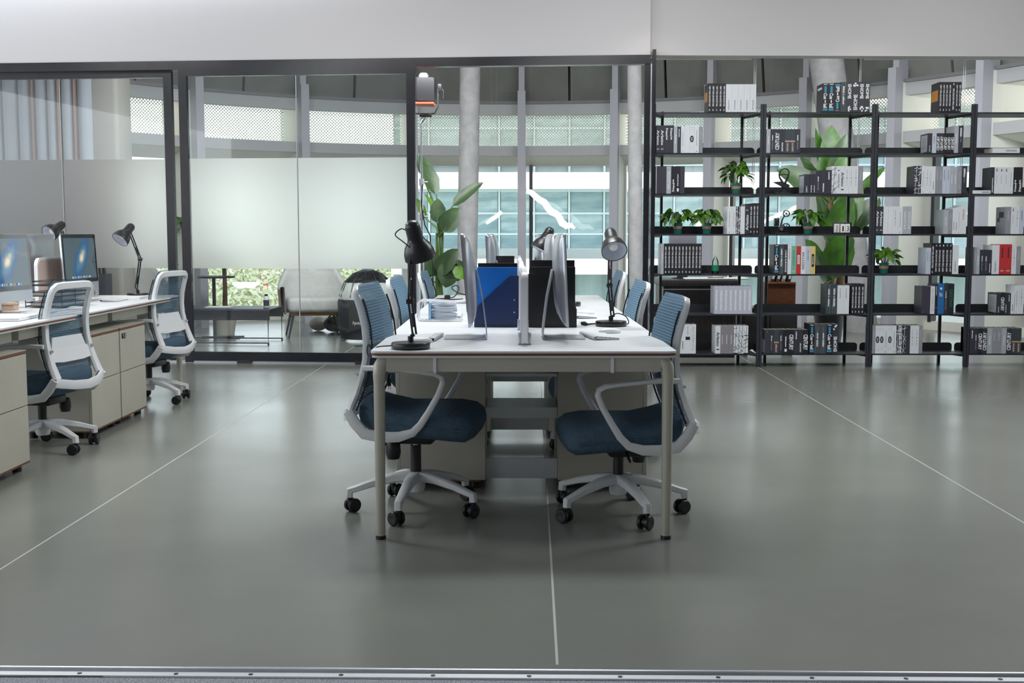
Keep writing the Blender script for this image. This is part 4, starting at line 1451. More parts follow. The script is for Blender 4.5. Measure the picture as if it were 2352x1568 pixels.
# ================================================================ left bench clutter
M['wire_black'] = mat('wire_black', (22, 22, 24), 0.4)
p = flr(100, 703, TOP)
tr_ = thing('letter_tray', 'black wire letter tray with three tiers holding papers on the left desk', 'tray', (-2.86, 7.28, TOP), R(-8))
for k, z in enumerate((0.012, 0.075, 0.14)):
    f = MB().box(-0.12, -0.16, z - 0.004, 0.12, 0.16, z).build('tray_mesh', M['wire_black'], tr_, smooth=0)
    for zz in (0.0, 0.022):
        MB().tube([(-0.12, -0.16, z + zz), (0.12, -0.16, z + zz), (0.12, 0.16, z + zz), (-0.12, 0.16, z + zz), (-0.12, -0.16, z + zz)], 0.0025, 6).build('rim_wire', M['wire_black'], f)
for sx, sy in ((-0.12, -0.16), (0.12, -0.16), (0.12, 0.16), (-0.12, 0.16), (0.12, 0.0)):
    MB().cyl((sx, sy, 0), (sx, sy, 0.16), 0.003, n=6).build('post_wire', M['wire_black'], tr_)
for k, (z, lab) in enumerate(((0.0135, 'stack of white papers in the lowest letter tray'), (0.0765, 'stack of white papers in the middle letter tray'))):
    o = MB().box(-0.10, -0.14, 0, 0.10, 0.14, 0.018).build('paper_stack', M['paper'], loc=(-2.86, 7.28, TOP + z), smooth=0)
    o.rotation_euler = (0, 0, R(-8))
    tag(o, lab, 'paper', 'papers in the letter tray')
lp = thing('laptop', 'closed white laptop lying on the left desk at the picture edge', 'laptop', (-2.70, 6.18, TOP), R(4))
MB().rbox(-0.12, -0.17, 0.002, 0.12, 0.17, 0.012, 0.003).build('base', M['key_white'], lp)
MB().rbox(-0.12, -0.17, 0.0125, 0.12, 0.17, 0.02, 0.004).build('lid', M['key_white'], lp)
p = flr(262, 685, TOP)
for k, (dx, dy, rz, lab) in enumerate(((-0.03, 0.05, 0.2, 'loose white paper sheet on the left desk by the lamp'), (0.10, 0.06, 0.05, 'white open booklet on the left desk between chairs'))):
    o = MB().box(-0.1, -0.15, 0, 0.1, 0.15, 0.003 + 0.008 * k).build('paper_sheet' if k == 0 else 'booklet', M['paper'], loc=(p.x + dx, p.y + dy, TOP + 0.0005), smooth=0)
    o.rotation_euler = (0, 0, rz)
    tag(o, lab, 'paper')
p = at(8, 712, 7.0)
o = MB().rbox(-0.03, -0.05, 0, 0.035, 0.05, 0.045, 0.003).build('wood_block', mat('wood_beige', (206, 178, 152), 0.6), loc=(-3.012, 6.93, TOP))
tag(o, 'small beige wooden box at the left picture edge', 'box')
MB().box(-0.031, -0.051, 0.03, 0.036, 0.051, 0.032).build('lid_gap', M['brown_edge'], o, smooth=0)
# dark cabinet beyond the left bench, in the lounge
# ================================================================ bookcases
SY0, SY1 = 10.485, 10.84
SZ = [0.124, 0.485, 0.846, 1.207, 1.567, 1.929, 2.29]
BAY = [(1.262, 2.248), (2.250, 3.246), (3.248, 4.134), (4.136, 5.12)]
BN = ['first bookcase', 'second bookcase', 'third bookcase', 'fourth bookcase']
PW = 0.012
for i, (xa, xb) in enumerate(BAY):
    t = thing('bookcase', ['black metal bookcase beside the partition post', 'black metal bookcase with the banana plant behind it', 'black metal bookcase, third from the left, narrowest', 'black metal bookcase cut off by the right picture edge'][i], 'bookcase', ((xa + xb) / 2, SY0, 0), 0, 'black metal bookcases in a row')
    w = (xb - xa) / 2
    for sx in (-1, 1):
        MB().rbox(sx * (w - PW) - PW, 0, 0.006, sx * (w - PW) + PW, 0.026, 2.362, 0.002, 1).build('front_post', M['shelf_metal'], t)
        MB().cyl((sx * (w - PW), 0.013, 0), (sx * (w - PW), 0.013, 0.008), 0.0115, n=10).build('foot', M['black_plastic'], t)
        xbk = sx * (w - 0.125)
        MB().box(xbk - PW, SY1 - SY0 - 0.024, 0, xbk + PW, SY1 - SY0, 2.33).build('back_post', M['black_metal'], t, smooth=0)
    for k, z in enumerate(SZ):
        sh = MB().box(-w + 0.022, 0.002, z - 0.014, w - 0.022, SY1 - SY0 - 0.002, z).build('shelf', M['shelf_metal'], t, smooth=0)
        hl = 0.072
        lip = [(-w + 0.01, z), (w - 0.01, z), (w - 0.01, z + hl - 0.03)] + [(w - 0.04 + 0.03 * math.cos(R(18 * q)), z + hl - 0.03 + 0.03 * math.sin(R(18 * q))) for q in range(1, 6)]
        lip += [(-w + 0.04 - 0.03 * math.sin(R(18 * q)), z + hl - 0.03 + 0.03 * math.cos(R(18 * q))) for q in range(0, 6)]
        if k < 6:
            MB().prism(lip, SY1 - SY0 - 0.03, SY1 - SY0 - 0.026, axis='y').build('back_lip', M['black_metal'], sh, smooth=0)
        for sx in (-1, 1):
            MB().hexa([(sx * (w - 0.022), 0.02, z - 0.014), (sx * (w - 0.022), 0.034, z - 0.014), (sx * (w - 0.125), SY1 - SY0 - 0.01, z - 0.014), (sx * (w - 0.125), SY1 - SY0 - 0.024, z - 0.014),
                       (sx * (w - 0.022), 0.02, z - 0.03), (sx * (w - 0.022), 0.034, z - 0.03), (sx * (w - 0.125), SY1 - SY0 - 0.01, z - 0.03), (sx * (w - 0.125), SY1 - SY0 - 0.024, z - 0.03)]).build('side_bracket', M['black_metal'], sh, smooth=0)

# ================================================================ books
BKC = {
    'blk': (34, 33, 42), 'drk': (54, 55, 66), 'pur': (62, 58, 72), 'cha': (70, 76, 82), 'gry': (150, 152, 160), 'lgr': (176, 182, 190), 'wht': (226, 230, 236), 'lav': (192, 194, 210),
    'blw': (196, 204, 222), 'mnt': (112, 190, 160), 'red': (196, 52, 56), 'yel': (222, 198, 122), 'blu': (34, 108, 172), 'tau': (142, 136, 142), 'teal': (60, 72, 78),
    'W': (240, 242, 246), 'G': (128, 134, 142), 'K': (28, 30, 36), 'C': (44, 150, 190), 'P': (206, 168, 160), 'T': (196, 150, 104), 'O': (214, 140, 36), 'LG': (188, 192, 198), 'PK': (214, 170, 178), 'GN': (40, 128, 96), 'S': (170, 176, 184),
}
BM = {}


def bm_(k):
    if k not in BM:
        BM[k] = mat('print_' + k, BKC[k], 0.45)
    return BM[k]


brnd = random.Random(21)
# decorations: (kind, colour, from, to, width share, extra)   from/to are shares of the height, from the top
STY = {
    'res': ('blk', [('txt', 'W', .10, .80, .44, 'NEW YORK ARCHITECTURE', 1), ('tick1', 'W', .90, .955, .3)], 'black book with white lettering and a small white mark'),
    'res2': ('blk', [('tick1', 'W', .05, .10, .35), ('txt', 'W', .22, .92, .44, 'NEW YORK ARCHITECTURE', -1)], 'black book with white lettering and a mark at the top'),
    'whi': ('wht', [('tick', 'S', .56, .93, .28)], 'white book with faint grey lettering low on its spine'),
    'whj': ('wht', [('tick', 'S', .10, .45, .24)], 'white book with faint grey lettering high on its spine'),
    'wgl': ('wht', [('tick', 'S', .2, .75, .2), ('tick1', 'K', .92, .955, .18)], 'white book with a thin grey title and a dot'),
    'wln': ('wht', [('tick', 'S', .12, .36, .16), ('dot', 'G', .40, .45, .25), ('tick', 'S', .48, .72, .16)], 'white book with fine grey lettering and a centre dot'),
    'wtp': ('wht', [('tick1', 'K', .06, .16, .3), ('tick', 'S', .3, .62, .16)], 'white book with a black mark near its top'),
    'wpl': ('wht', [], 'plain white book'),
    'arl': ('drk', [('txt', 'W', .17, .72, .62, 'Arletto', 1), ('tick', 'LG', .84, .88, .7)], 'charcoal book titled Arletto in white'),
    'aru': ('drk', [('txt', 'W', .36, .88, .62, 'Arletto', -1), ('tick1', 'LG', .18, .23, .5)], 'charcoal book titled Arletto in white, reading upward'),
    'arw': ('wht', [('txt', 'K', .22, .74, .6, 'Arletto', 1), ('box', 'K', .83, .87, .55)], 'white book titled Arletto in black'),
    'arv': ('wht', [('txt', 'G', .28, .8, .55, 'Arletto', -1), ('box', 'K', .14, .17, .5)], 'white book titled Arletto in grey, reading upward'),
    'fri': ('drk', [('txt', 'W', .10, .40, .5, 'Friend', 1), ('tick', 'W', .42, .52, .35)], 'charcoal book titled Friend in white'),
    'fru': ('blk', [('tick', 'W', .48, .58, .35), ('txt', 'W', .6, .92, .5, 'Friend', -1)], 'black book titled Friend in white, reading upward'),
    'rsg': ('lgr', [('txt', 'W', .2, .84, .5, 'REDSTAR', 1)], 'pale grey book titled Redstar in white'),
    'rst': ('gry', [('txt', 'LG', .2, .84, .5, 'REDSTAR', 1)], 'mid grey book titled Redstar in pale letters'),
    'rsw': ('wht', [('txt', 'K', .2, .82, .5, 'REDSTAR', -1)], 'white book titled Redstar in black'),
    'rsn': ('blk', [('txt', 'GN', .2, .78, .5, 'DESTINY', 1)], 'black book titled Destiny in green'),
    'cen': ('blk', [('txt', 'W', .2, .85, .78, 'CENTURY', 1)], 'black book titled Century in bold white'),
    'ceu': ('drk', [('txt', 'W', .15, .87, .78, 'CENTURY', -1)], 'charcoal book titled Century in bold white, reading upward'),
    'cue': ('blk', [('box', 'W', .03, .05, .6), ('box', 'C', .1, .32, .34), ('txt', 'W', .34, .55, .62, 'Cue', 1), ('box', 'W', .58, .68, .18), ('txt', 'W', .71, .86, .62, 'ball', 1), ('box', 'C', .885, .95, .8)], 'black book with blue bar and white title Cue ball'),
    'cuu': ('blk', [('box', 'C', .05, .11, .8), ('txt', 'W', .13, .3, .62, 'ball', -1), ('box', 'W', .32, .43, .18), ('txt', 'W', .45, .66, .62, 'Cue', -1), ('box', 'C', .68, .9, .34), ('box', 'T', .94, .96, .6)], 'black book with blue bar and title Cue ball, upside down'),
    'wir': ('teal', [('tick', 'W', .14, .36, .34), ('tick', 'W', .39, .44, .28), ('tick', 'W', .47, .74, .34), ('diag', 'S', .0, 1, 1)], 'dark grey book with thin wire lines and white lettering'),
    'wiu': ('cha', [('tick', 'W', .30, .5, .3), ('tick', 'W', .53, .76, .34), ('diag', 'S', .0, 1, 1)], 'dark grey book with crossing wire lines and low white lettering'),
    'lon': ('drk', [('txt', 'W', .2, .94, .5, 'LONE SURVIVOR', 1)], 'charcoal book titled Lone Survivor'),
    'eho': ('drk', [('txt', 'W', .08, .56, .6, 'EHOME', 1), ('spl', 'W', .80, .98, .9)], 'charcoal book titled Ehome with a white splash'),
    'ehu': ('drk', [('txt', 'W', .42, .93, .6, 'EHOME', -1), ('spl', 'W', .02, .2, .9)], 'charcoal book titled Ehome reading upward, white splash on top'),
    'emb': ('wht', [('box', 'K', .10, .103, .9), ('box', 'S', .17, .175, .9), ('oval', 'K', .38, .62, .82), ('box', 'S', .78, .785, .9), ('box', 'K', .86, .863, .9)], 'white book with a black oval emblem'),
    'brk': ('wht', [('br', 'K', 0, 1, 1)], 'white book with black branch pattern'),
    'brw': ('drk', [('br', 'W', 0, 1, 1)], 'black book with white branch pattern'),
    'gry': ('lgr', [('tick', 'W', .3, .65, .2)], 'pale grey book with faint white lettering'),
    'gr2': ('gry', [('tick', 'LG', .15, .5, .3)], 'mid grey book with faint pale lettering'),
    'tau': ('tau', [('box', 'LG', .33, .66, .22)], 'taupe grey book with a pale vertical label'),
    'drp': ('pur', [], 'plain charcoal book'),
    'drt': ('drk', [('tick', 'W', .25, .48, .3), ('tick', 'G', .52, .85, .3)], 'charcoal book with a small white title'),
    'drl': ('drk', [('tick', 'W', .56, .93, .3)], 'charcoal book with small white lettering near its foot'),
    'drh': ('drk', [('tick', 'W', .08, .4, .3)], 'charcoal book with small white lettering near its top'),
    'drm': ('blk', [('tick', 'W', .28, .72, .26), ('box', 'W', .80, .92, .4)], 'black book with a thin title and white square'),
    'bnd': ('teal', [('box', 'P', .48, .54, .98), ('tick', 'P', .58, .93, .42)], 'dark slate book with a pinkish band'),
    'bnt': ('teal', [('box', 'T', .50, .56, .98), ('tick', 'P', .6, .93, .42)], 'dark slate book with a tan band'),
    'slv': ('drk', [('tick', 'LG', .62, .92, .35)], 'short charcoal book with a silver picture on its cover'),
    'lav': ('lav', [('tick', 'W', .14, .86, .4)], 'lavender grey book with pale lettering'),
    'blw': ('blw', [('tick', 'G', .14, .5, .25)], 'bluish white book with grey lettering'),
    'pnk': ('wht', [('tick', 'PK', .14, .5, .4)], 'white book with pink lettering'),
    'mnt': ('mnt', [('txt', 'G', .12, .7, .5, 'Arletto', 1), ('box', 'PK', .87, .93, .7)], 'mint green book titled Arletto'),
    'cru': ('red', [('box', 'W', .32, .64, .52), ('txt', 'red', .34, .62, .36, 'CHANEL', -1)], 'red book with white label and red lettering'),
    'rdp': ('red', [('tick', 'K', .1, .45, .3), ('box', 'P', .87, .91, .6)], 'red book with small dark lettering'),
    'yel': ('yel', [('box', 'K', .28, .74, .5), ('txt', 'W', .36, .66, .26, 'CHANEL', 1)], 'yellow book with a black rounded label'),
    'blu': ('blu', [('dot', 'W', .12, .2, .36), ('tick', 'LG', .3, .42, .6)], 'blue book with a white disc'),
    'tan': ('blk', [('box', 'T', .08, .38, .16), ('box', 'W', .06, .36, .3), ('box', 'T', .78, .79, .9)], 'black book with tan and white title and tan line'),
    'bks': ('wht', [('box', 'K', .42, .53, .9), ('tick', 'S', .06, .36, .25)], 'white book with a black square'),
    'kel': ('wht', [('txt', 'S', .08, .9, .42, 'KELLY HOPPEN STYLE', 1)], 'white book with a long pale grey title'),
    'wlo': ('wht', [('tick', 'K', .55, .85, .2)], 'white book with tiny black letters low on its spine'),
    'stg': ('drk', [('tick', 'W', .08, .4, .4), ('tick', 'G', .42, .6, .25)], 'tall black book with a white title near its top'),
    'stu': ('drk', [('tick', 'W', .4, .95, .4)], 'black book with a white title near its foot'),
    'whl': ('pur', [('box', 'W', .08, .1, .1)], 'dark book with a pale lower cover'),
}


def book(style, x0, x1, zt, zb, label, group, depth=0.2, y=None, cover=None):
    base, deco, _ = STY[style]
    w, h = x1 - x0, zt - zb
    y = (SY0 - 0.006) if y is None else y
    o = MB()
    e = 0.0022
    g = 0.0004
    U_ = [(-w / 2 + g, 0), (w / 2 - g, 0), (w / 2 - g, depth), (w / 2 - e, depth), (w / 2 - e, e), (-w / 2 + e, e), (-w / 2 + e, depth), (-w / 2 + g, depth)]
    o.prism(U_, 0, h, axis='z')
    b = o.build('book', bm_(base), smooth=0, loc=((x0 + x1) / 2, y, zb + 0.0006))
    tag(b, label, 'book', group)
    MB().box(-w / 2 + e, e, 0.003, w / 2 - e, depth - 0.004, h - 0.003).build('pages', M['pages'], b, smooth=0)
    per = {}
    yf = -0.0006

    def quad(k, xa, za, xb, zb_):
        per.setdefault(k, MB()).add([(xa, yf, za), (xb, yf, za), (xb, yf, zb_), (xa, yf, zb_)], [(0, 1, 2, 3)])
    for d in deco:
        kind, c, v0, v1, ws = d[:5]
        za, zb_ = h * (1 - v1), h * (1 - v0)
        hw = w * ws / 2
        if kind == 'box':
            quad(c, -hw, za, hw, zb_)
        elif kind in ('tick', 'tick1'):
            z = za
            while z < zb_ - 0.001:
                st = brnd.uniform(0.0045, 0.0075)
                a_ = hw * brnd.uniform(0.75, 1)
                quad(c, -a_, z, a_ if brnd.random() < 0.7 else a_ * 0.4, min(z + st * 0.72, zb_))
                z += st
        elif kind in ('oval', 'dot'):
            zc, hz = (za + zb_) / 2, (zb_ - za) / 2
            n = 18
            per.setdefault(c, MB()).add([(hw * math.cos(2 * PI * k / n), yf, zc + hz * math.sin(2 * PI * k / n)) for k in range(n)], [tuple(range(n))])
            if kind == 'oval':
                m2 = per.setdefault('W', MB())
                for k in (-1, 0, 1):
                    xc_ = k * hw * 0.35
                    m2.add([(xc_ - hw * .06, yf - .0003, zc - hz * .55), (xc_ + hw * .06, yf - .0003, zc - hz * .55), (xc_ + hw * .06, yf - .0003, zc + hz * .55), (xc_ - hw * .06, yf - .0003, zc + hz * .55)], [(0, 1, 2, 3)])
        elif kind == 'diag':
            m2 = per.setdefault(c, MB())
            for k in range(4):
                xa, xb = brnd.uniform(-w / 2, w / 2) * .96, brnd.uniform(-w / 2, w / 2) * .96
                z1, z2 = brnd.choice(((0, h * .45), (h * .55, h), (h * .2, h * .9)))
                m2.add([(xa - .0005, yf + .0002, z1), (xa + .0005, yf + .0002, z1), (xb + .0005, yf + .0002, z2), (xb - .0005, yf + .0002, z2)], [(0, 1, 2, 3)])
        elif kind == 'br':
            m2 = per.setdefault(c, MB())
            z = 0.0
            while z < h * 0.92:
                tk = brnd.uniform(.003, .007)
                up = brnd.uniform(-.05, .05) + (0.03 if brnd.random() < .5 else -.03)
                z2 = min(max(z + up, 0), h - tk)
                m2.add([(-w / 2 + g, yf, z), (w / 2 - g, yf, z2), (w / 2 - g, yf, z2 + tk), (-w / 2 + g, yf, z + tk)], [(0, 1, 2, 3)])
                z += brnd.uniform(.02, .05)
            xa, xb = -w * .2, w * .15
            m2.add([(xa, yf - .0002, 0), (xa + .003, yf - .0002, 0), (xb + .003, yf - .0002, h), (xb, yf - .0002, h)], [(0, 1, 2, 3)])
        elif kind == 'spl':
            m2 = per.setdefault(c, MB())
            for k in range(6):
                xc_, zc = brnd.uniform(-hw, hw) * .7, za + (zb_ - za) * brnd.uniform(.1, .9)
                pts = [(xc_ + w * .14 * brnd.uniform(.4, 1.4) * math.cos(2 * PI * q / 7), yf - .0001 * k, zc + .009 * brnd.uniform(.4, 1.6) * math.sin(2 * PI * q / 7)) for q in range(7)]
                m2.add([(max(-w / 2 + g, min(w / 2 - g, p[0])), p[1], max(0, min(h, p[2]))) for p in pts], [tuple(range(7))])
        elif kind == 'txt':
            text, dr = d[5], d[6]
            gl = GLYPHS[(text, {'Arletto': .02, 'Friend': .03, 'CENTURY': .03, 'Cue': .03, 'ball': .03, 'EHOME': .03, 'CHANEL': .02, 'NEW YORK ARCHITECTURE': .02, 'LONE SURVIVOR': .02}.get(text, 0.0))]
            m2 = per.setdefault(c, MB())
            L_ = zb_ - za
            if dr > 0:
                vs = [((v - .5) * 2 * hw, yf - .0003, zb_ - u * L_) for u, v in gl[0]]
            else:
                vs = [((.5 - v) * 2 * hw, yf - .0003, za + u * L_) for u, v in gl[0]]
            m2.add(vs, gl[1])
    for k, m2 in per.items():
        m2.build('spine_print', bm_(k), b, smooth=0)
    if cover:
        x_ = -w / 2 + g - 0.0002
        for c, y0, y1, v0, v1 in cover:
            x_ -= 0.0005
            MB().add([(x_, depth * y0, h * (1 - v1)), (x_, depth * y1, h * (1 - v1)), (x_, depth * y1, h * (1 - v0)), (x_, depth * y0, h * (1 - v0))], [(0, 1, 2, 3)]).build('cover_picture', bm_(c), b, smooth=0)
    return b


def run(st, edges, top, **kw):
    """neighbours that share edges"""
    sts = st if isinstance(st, list) else [st] * (len(edges) - 1)
    tops = top if isinstance(top, list) else [top] * len(sts)
    return [(s, a, b, t, kw) for s, a, b, t in zip(sts, edges, edges[1:], tops)]


IMG = [('O', .15, .85, .28, .62)]
SLV = [('LG', .08, .9, .08, .94), ('S', .2, .78, .2, .8)]
CELL = {}
CELL[0, 6] = run('res', [1626.6, 1634.4, 1643.2, 1651.3, 1659.9, 1667.7], 191.5, cover=IMG) + run('whi', [1667.7, 1681.7, 1695.5, 1709.5, 1723.6, 1737.4], 193.5)
CELL[0, 5] = run(['arl', 'arl', 'fri', 'fri'], [1506.8, 1516.6, 1526.7, 1537, 1547.4], 288) + run(['gry', 'drh', 'wgl'], [1547.8, 1556, 1564.4, 1573.6], [291, 291, 290]) + run(['wpl', 'emb', 'wgl', 'gr2'], [1573.6, 1584.1, 1595, 1606, 1614.5], [287.5, 287, 286.5, 291])
CELL[0, 4] = run(['gry', 'drp', 'drp', 'rsg', 'fru', 'drm', 'drp'], [1506, 1508.9, 1519.5, 1531, 1541.9, 1552.2, 1562.8, 1573.2], 382)
CELL[0, 3] = run(['wgl', 'wgl', 'brw', 'brw', 'wpl'], [1670.8, 1681.5, 1690.6, 1695.2, 1701, 1711.4], 474) + run(['aru', 'res', 'res', 'res'], [1711.8, 1721.8, 1729.5, 1737, 1743.6], [468, 467.5, 466.5, 466.5])
CELL[0, 2] = [('gry', 1518, 1525, 559.5, {})] + run('res', [1525.5 + 7.87 * k for k in range(12)], 559.5)
CELL[0, 1] = run('lav', [1641, 1651.6, 1662.6, 1673.6, 1684.6, 1695.4, 1706.3, 1716.8, 1728.3], 657)
CELL[0, 0] = run(['lav', 'wlo', 'bks', 'kel'], [1552, 1563, 1574.6, 1585.8, 1599], [747, 747, 745, 745]) + run(['arw', 'tau', 'tau', 'tau'], [1643.8, 1655.2, 1664.2, 1675, 1685.4], 748) + run('brk', [1685.8, 1694.4, 1700.4, 1708.4, 1719], 748)
CELL[1, 6] = run(['cue', 'cue', 'cuu', 'wir', 'eho', 'ehu', 'eho', 'eho'], [1889.8, 1903, 1917.6, 1931.5, 1945.3, 1958.7, 1973.4, 1986.8, 1999.4], [191.5, 191.5, 190, 188.5, 188, 188, 188, 188], cover=[('W', .1, .8, .12, .2)])
CELL[1, 5] = run(['gry', 'drt', 'ceu', 'drl', 'bnd', 'bnd', 'drt'], [1758.8, 1770, 1780, 1792, 1803.5, 1815.8, 1827, 1838.7], 296.5)
CELL[1, 4] = [('slv', 1847.5, 1860, 400, {'cover': SLV})] + run(['drl', 'drl', 'drt', 'drl', 'drh'], [1860.4, 1868, 1874.2, 1886, 1898.5, 1910.4], [400, 400, 391.5, 391, 390.5]) + run(['brk', 'arv', 'arw', 'wln', 'wln', 'wln', 'gr2'], [1911, 1922.3, 1931, 1940.8, 1951, 1961.3, 1971.8, 1983], [381.5] * 6 + [382.5])
CELL[1, 3] = []
CELL[1, 2] = run(['cue', 'wir', 'lon', 'pnk', 'mnt', 'cru', 'rsw', 'blw', 'yel'], [1778.5, 1790, 1801.4, 1809.6, 1818.5, 1829.8, 1840.3, 1851, 1862.3, 1873.4], [561.5, 561.5, 561.5, 561, 565.8, 565.5, 565.5, 565.5, 565.5])
CELL[1, 1] = run(['wir', 'wir', 'whj', 'whj'], [1898.7, 1910.2, 1923.8, 1937.3, 1951.3], [653, 653, 655.5, 655.5]) + run('res', [1956, 1963, 1970.2, 1978, 1986], 652)
CELL[1, 0] = run(['whl', 'drt', 'bnt', 'drt', 'drm', 'cen', 'drh', 'drl', 'cen'], [1757, 1767.7, 1778, 1789.7, 1799, 1811.8, 1824.2, 1834.5, 1844.2, 1857.5], 757, cover=[('LG', .02, .98, .42, .97)]) + run(['cue', 'wiu', 'wiu', 'cue', 'ehu'], [1859.5, 1871.8, 1885, 1899, 1913, 1926], 744)
CELL[2, 6] = run(['res', 'res', 'res', 'res', 'res2', 'res', 'res'], [2157.8, 2165.5, 2172.4, 2179.3, 2187, 2195.5, 2202.4, 2209.3], 188.3, cover=[('O', .12, .92, .26, .62)])
CELL[2, 5] = [('slv', 2132, 2141.4, 306, {'cover': SLV})] + run(['blw', 'ceu', 'ceu', 'cen', 'cen', 'cen'], [2141.6, 2151.6, 2160, 2167.8, 2176.2, 2184.2, 2192.2], 306) + run(['gry', 'stg'], [2192.4, 2202.5, 2213.2], 288.5)
CELL[2, 4] = run(['brw', 'brw', 'wgl', 'wln', 'wgl', 'wlo', 'gr2', 'gr2', 'blw', 'blw', 'gry', 'gry', 'rst', 'stg'], [2100.8, 2108.5, 2117, 2126.2, 2135.4, 2141.6, 2149.5, 2157.8, 2165.5, 2174.7, 2183.2, 2191.6, 2199.6, 2210, 2222], [381] * 3 + [382] * 8 + [383, 383, 381.5])
CELL[2, 3] = run(['arl', 'arl', 'wpl', 'wpl', 'wln', 'wgl', 'rsg', 'rsg'], [2012.3, 2020.8, 2029.5, 2040.8, 2051.6, 2063, 2074.1, 2084.4, 2094.4], 474) + run(['gry', 'rst', 'wlo', 'wlo', 'wgl', 'pnk'], [2168, 2179.3, 2188.6, 2194.7, 2200.9, 2207, 2220.9], [482, 480, 478, 477, 475, 471])
CELL[2, 2] = run(['blw', 'blw'], [2128, 2134.7, 2138.9], 569) + run(['res', 'res2', 'res2', 'res2', 'res2', 'res2'], [2139.3, 2147.8, 2155.5, 2163.2, 2172, 2180.7, 2188.4], 558.5) + run('whi', [2188.6, 2203.2], 563.5)
CELL[2, 1] = run(['drp', 'drp', 'kel'], [2117.8, 2128.5, 2138.2, 2137.8 + 10.2], 657.5) + run(['tan', 'blu', 'drt', 'rsn'], [2152.8, 2158.5 - 4, 2169.3, 2178, 2192.4], [653, 651.5, 651.5, 651.5])
CELL[2, 1] = run(['drp', 'drp', 'kel'], [2117.8, 2128.5, 2137.8, 2148.2], 657.5) + run(['tan', 'blu', 'drt', 'rsn'], [2148.6, 2154.8, 2169.3, 2178, 2192.4], [653, 651.5, 651.5, 651.5])
CELL[2, 0] = run(['rst', 'emb', 'emb', 'wgl', 'emb', 'wgl', 'brw', 'brk', 'brw', 'drp', 'wln', 'wln', 'gr2'], [2002.3, 2011.5, 2021.5, 2031, 2040, 2049.5, 2059.5, 2065.5, 2072, 2082, 2091.2, 2101.6, 2111.6, 2120], 748)
CELL[3, 5] = []
CELL[3, 4] = run(['stu', 'wtp', 'wtp', 'wtp', 'wgl', 'fru', 'fru'], [2277.5, 2285, 2295.5, 2307, 2317.8, 2328.6, 2338.6, 2350], 384)
CELL[3, 3] = run(['gr2', 'wtp', 'wln', 'blw'], [2311, 2323, 2332.5, 2342.5, 2353], 475, cover=[('K', .2, .7, .18, .4), ('K', .6, .85, .4, .55)])
CELL[3, 2] = run(['gr2', 'gry'], [2239, 2244, 2251.5], 568) + run(['drt', 'drt', 'drl'], [2252.4, 2261, 2271, 2278.6], 574) + run(['whi', 'rdp', 'rdp', 'wln', 'gr2'], [2279.5, 2296.4, 2310, 2324.7, 2335.6, 2345.5], [562.5, 561, 561, 563.5, 565.5])
CELL[3, 1] = run(['slv', 'cen', 'drl', 'drh'], [2291, 2298.6, 2308.6, 2314.8, 2322.2], 673, cover=SLV) + run(['wlo', 'wgl', 'wln'], [2322.5, 2331.5, 2341.7, 2353], [673, 655, 655])
CELL[3, 0] = run(['drp', 'drh', 'drt', 'cen', 'ceu', 'gry', 'gr2', 'gr2', 'gry', 'ceu', 'bnt', 'bnt'], [2219.5, 2228.5, 2238.2, 2247, 2257.6, 2268.2, 2280, 2289.4, 2301.7, 2312.8, 2324.4, 2335.2, 2347], 754)

ORD = ['first', 'second', 'third', 'fourth', 'fifth', 'sixth', 'seventh', 'eighth', 'ninth', 'tenth', 'eleventh', 'twelfth', 'thirteenth', 'fourteenth', 'fifteenth']
SHN = ['bottom shelf', 'second shelf up', 'third shelf up', 'fourth shelf up', 'fifth shelf up', 'sixth shelf up', 'top shelf']
nb = 0
for (bay, k), lst in CELL.items():
    lim0, lim1 = BAY[bay][0] + 0.026, BAY[bay][1] - 0.026
    first = True
    for n, (s, xa, xb, yt, kw) in enumerate(lst):
        pa, pb_ = at(xa, yt, SY0 - 0.006), at(xb, yt, SY0 - 0.006)
        x0, x1 = pa.x, pb_.x
        if bay != 3:
            x1 = min(x1, lim1)
        x0 = max(x0, lim0)
        cov = kw.get('cover') if n == 0 or len(kw) and lst[n - 1][4] is not kw else None
        lab = '%s, %s in row, %s, %s' % (STY[s][2], ORD[n], SHN[k], BN[bay])
        wd_ = lab.replace(',', '').split()
        if len(wd_) > 16:
            lab = '%s, %s in row, %s, %s' % (' '.join(STY[s][2].split(',')[0].split()[:6]), ORD[n], SHN[k], BN[bay])
        book(s, x0, x1, pa.z, SZ[k], lab, 'books on the %s of the %s' % (SHN[k], BN[bay]), brnd.uniform(0.195, 0.215), y=(SY0 - 0.006), cover=cov)
        nb += 1
print('BOOKS', nb)


def flat_book(x0, x1, y0, y1, z, h, style, label):
    b = MB()
    b.prism([(0, 0), (y1 - y0, 0), (y1 - y0, 0.002), (0.0022, 0.002), (0.0022, h - 0.002), (y1 - y0, h - 0.002), (y1 - y0, h), (0, h)], 0, x1 - x0, axis='x')
    o = b.build('book', bm_(style), smooth=0, loc=(x0, y0, z + 0.0005))
    MB().box(0.003, 0.0025, 0.002, x1 - x0 - 0.003, y1 - y0 - 0.004, h - 0.002).build('pages', M['pages'], o, smooth=0)
    t = MB()
    z0 = h * 0.3
    for k in range(9):
        x = (x1 - x0) * (0.5 + 0.045 * k)
        t.add([(x, -0.0006, z0), (x + 0.007, -0.0006, z0), (x + 0.007, -0.0006, h * 0.62), (x, -0.0006, h * 0.62)], [(0, 1, 2, 3)])
    t.build('spine_print', bm_('G'), o, smooth=0)
    return tag(o, label, 'book')


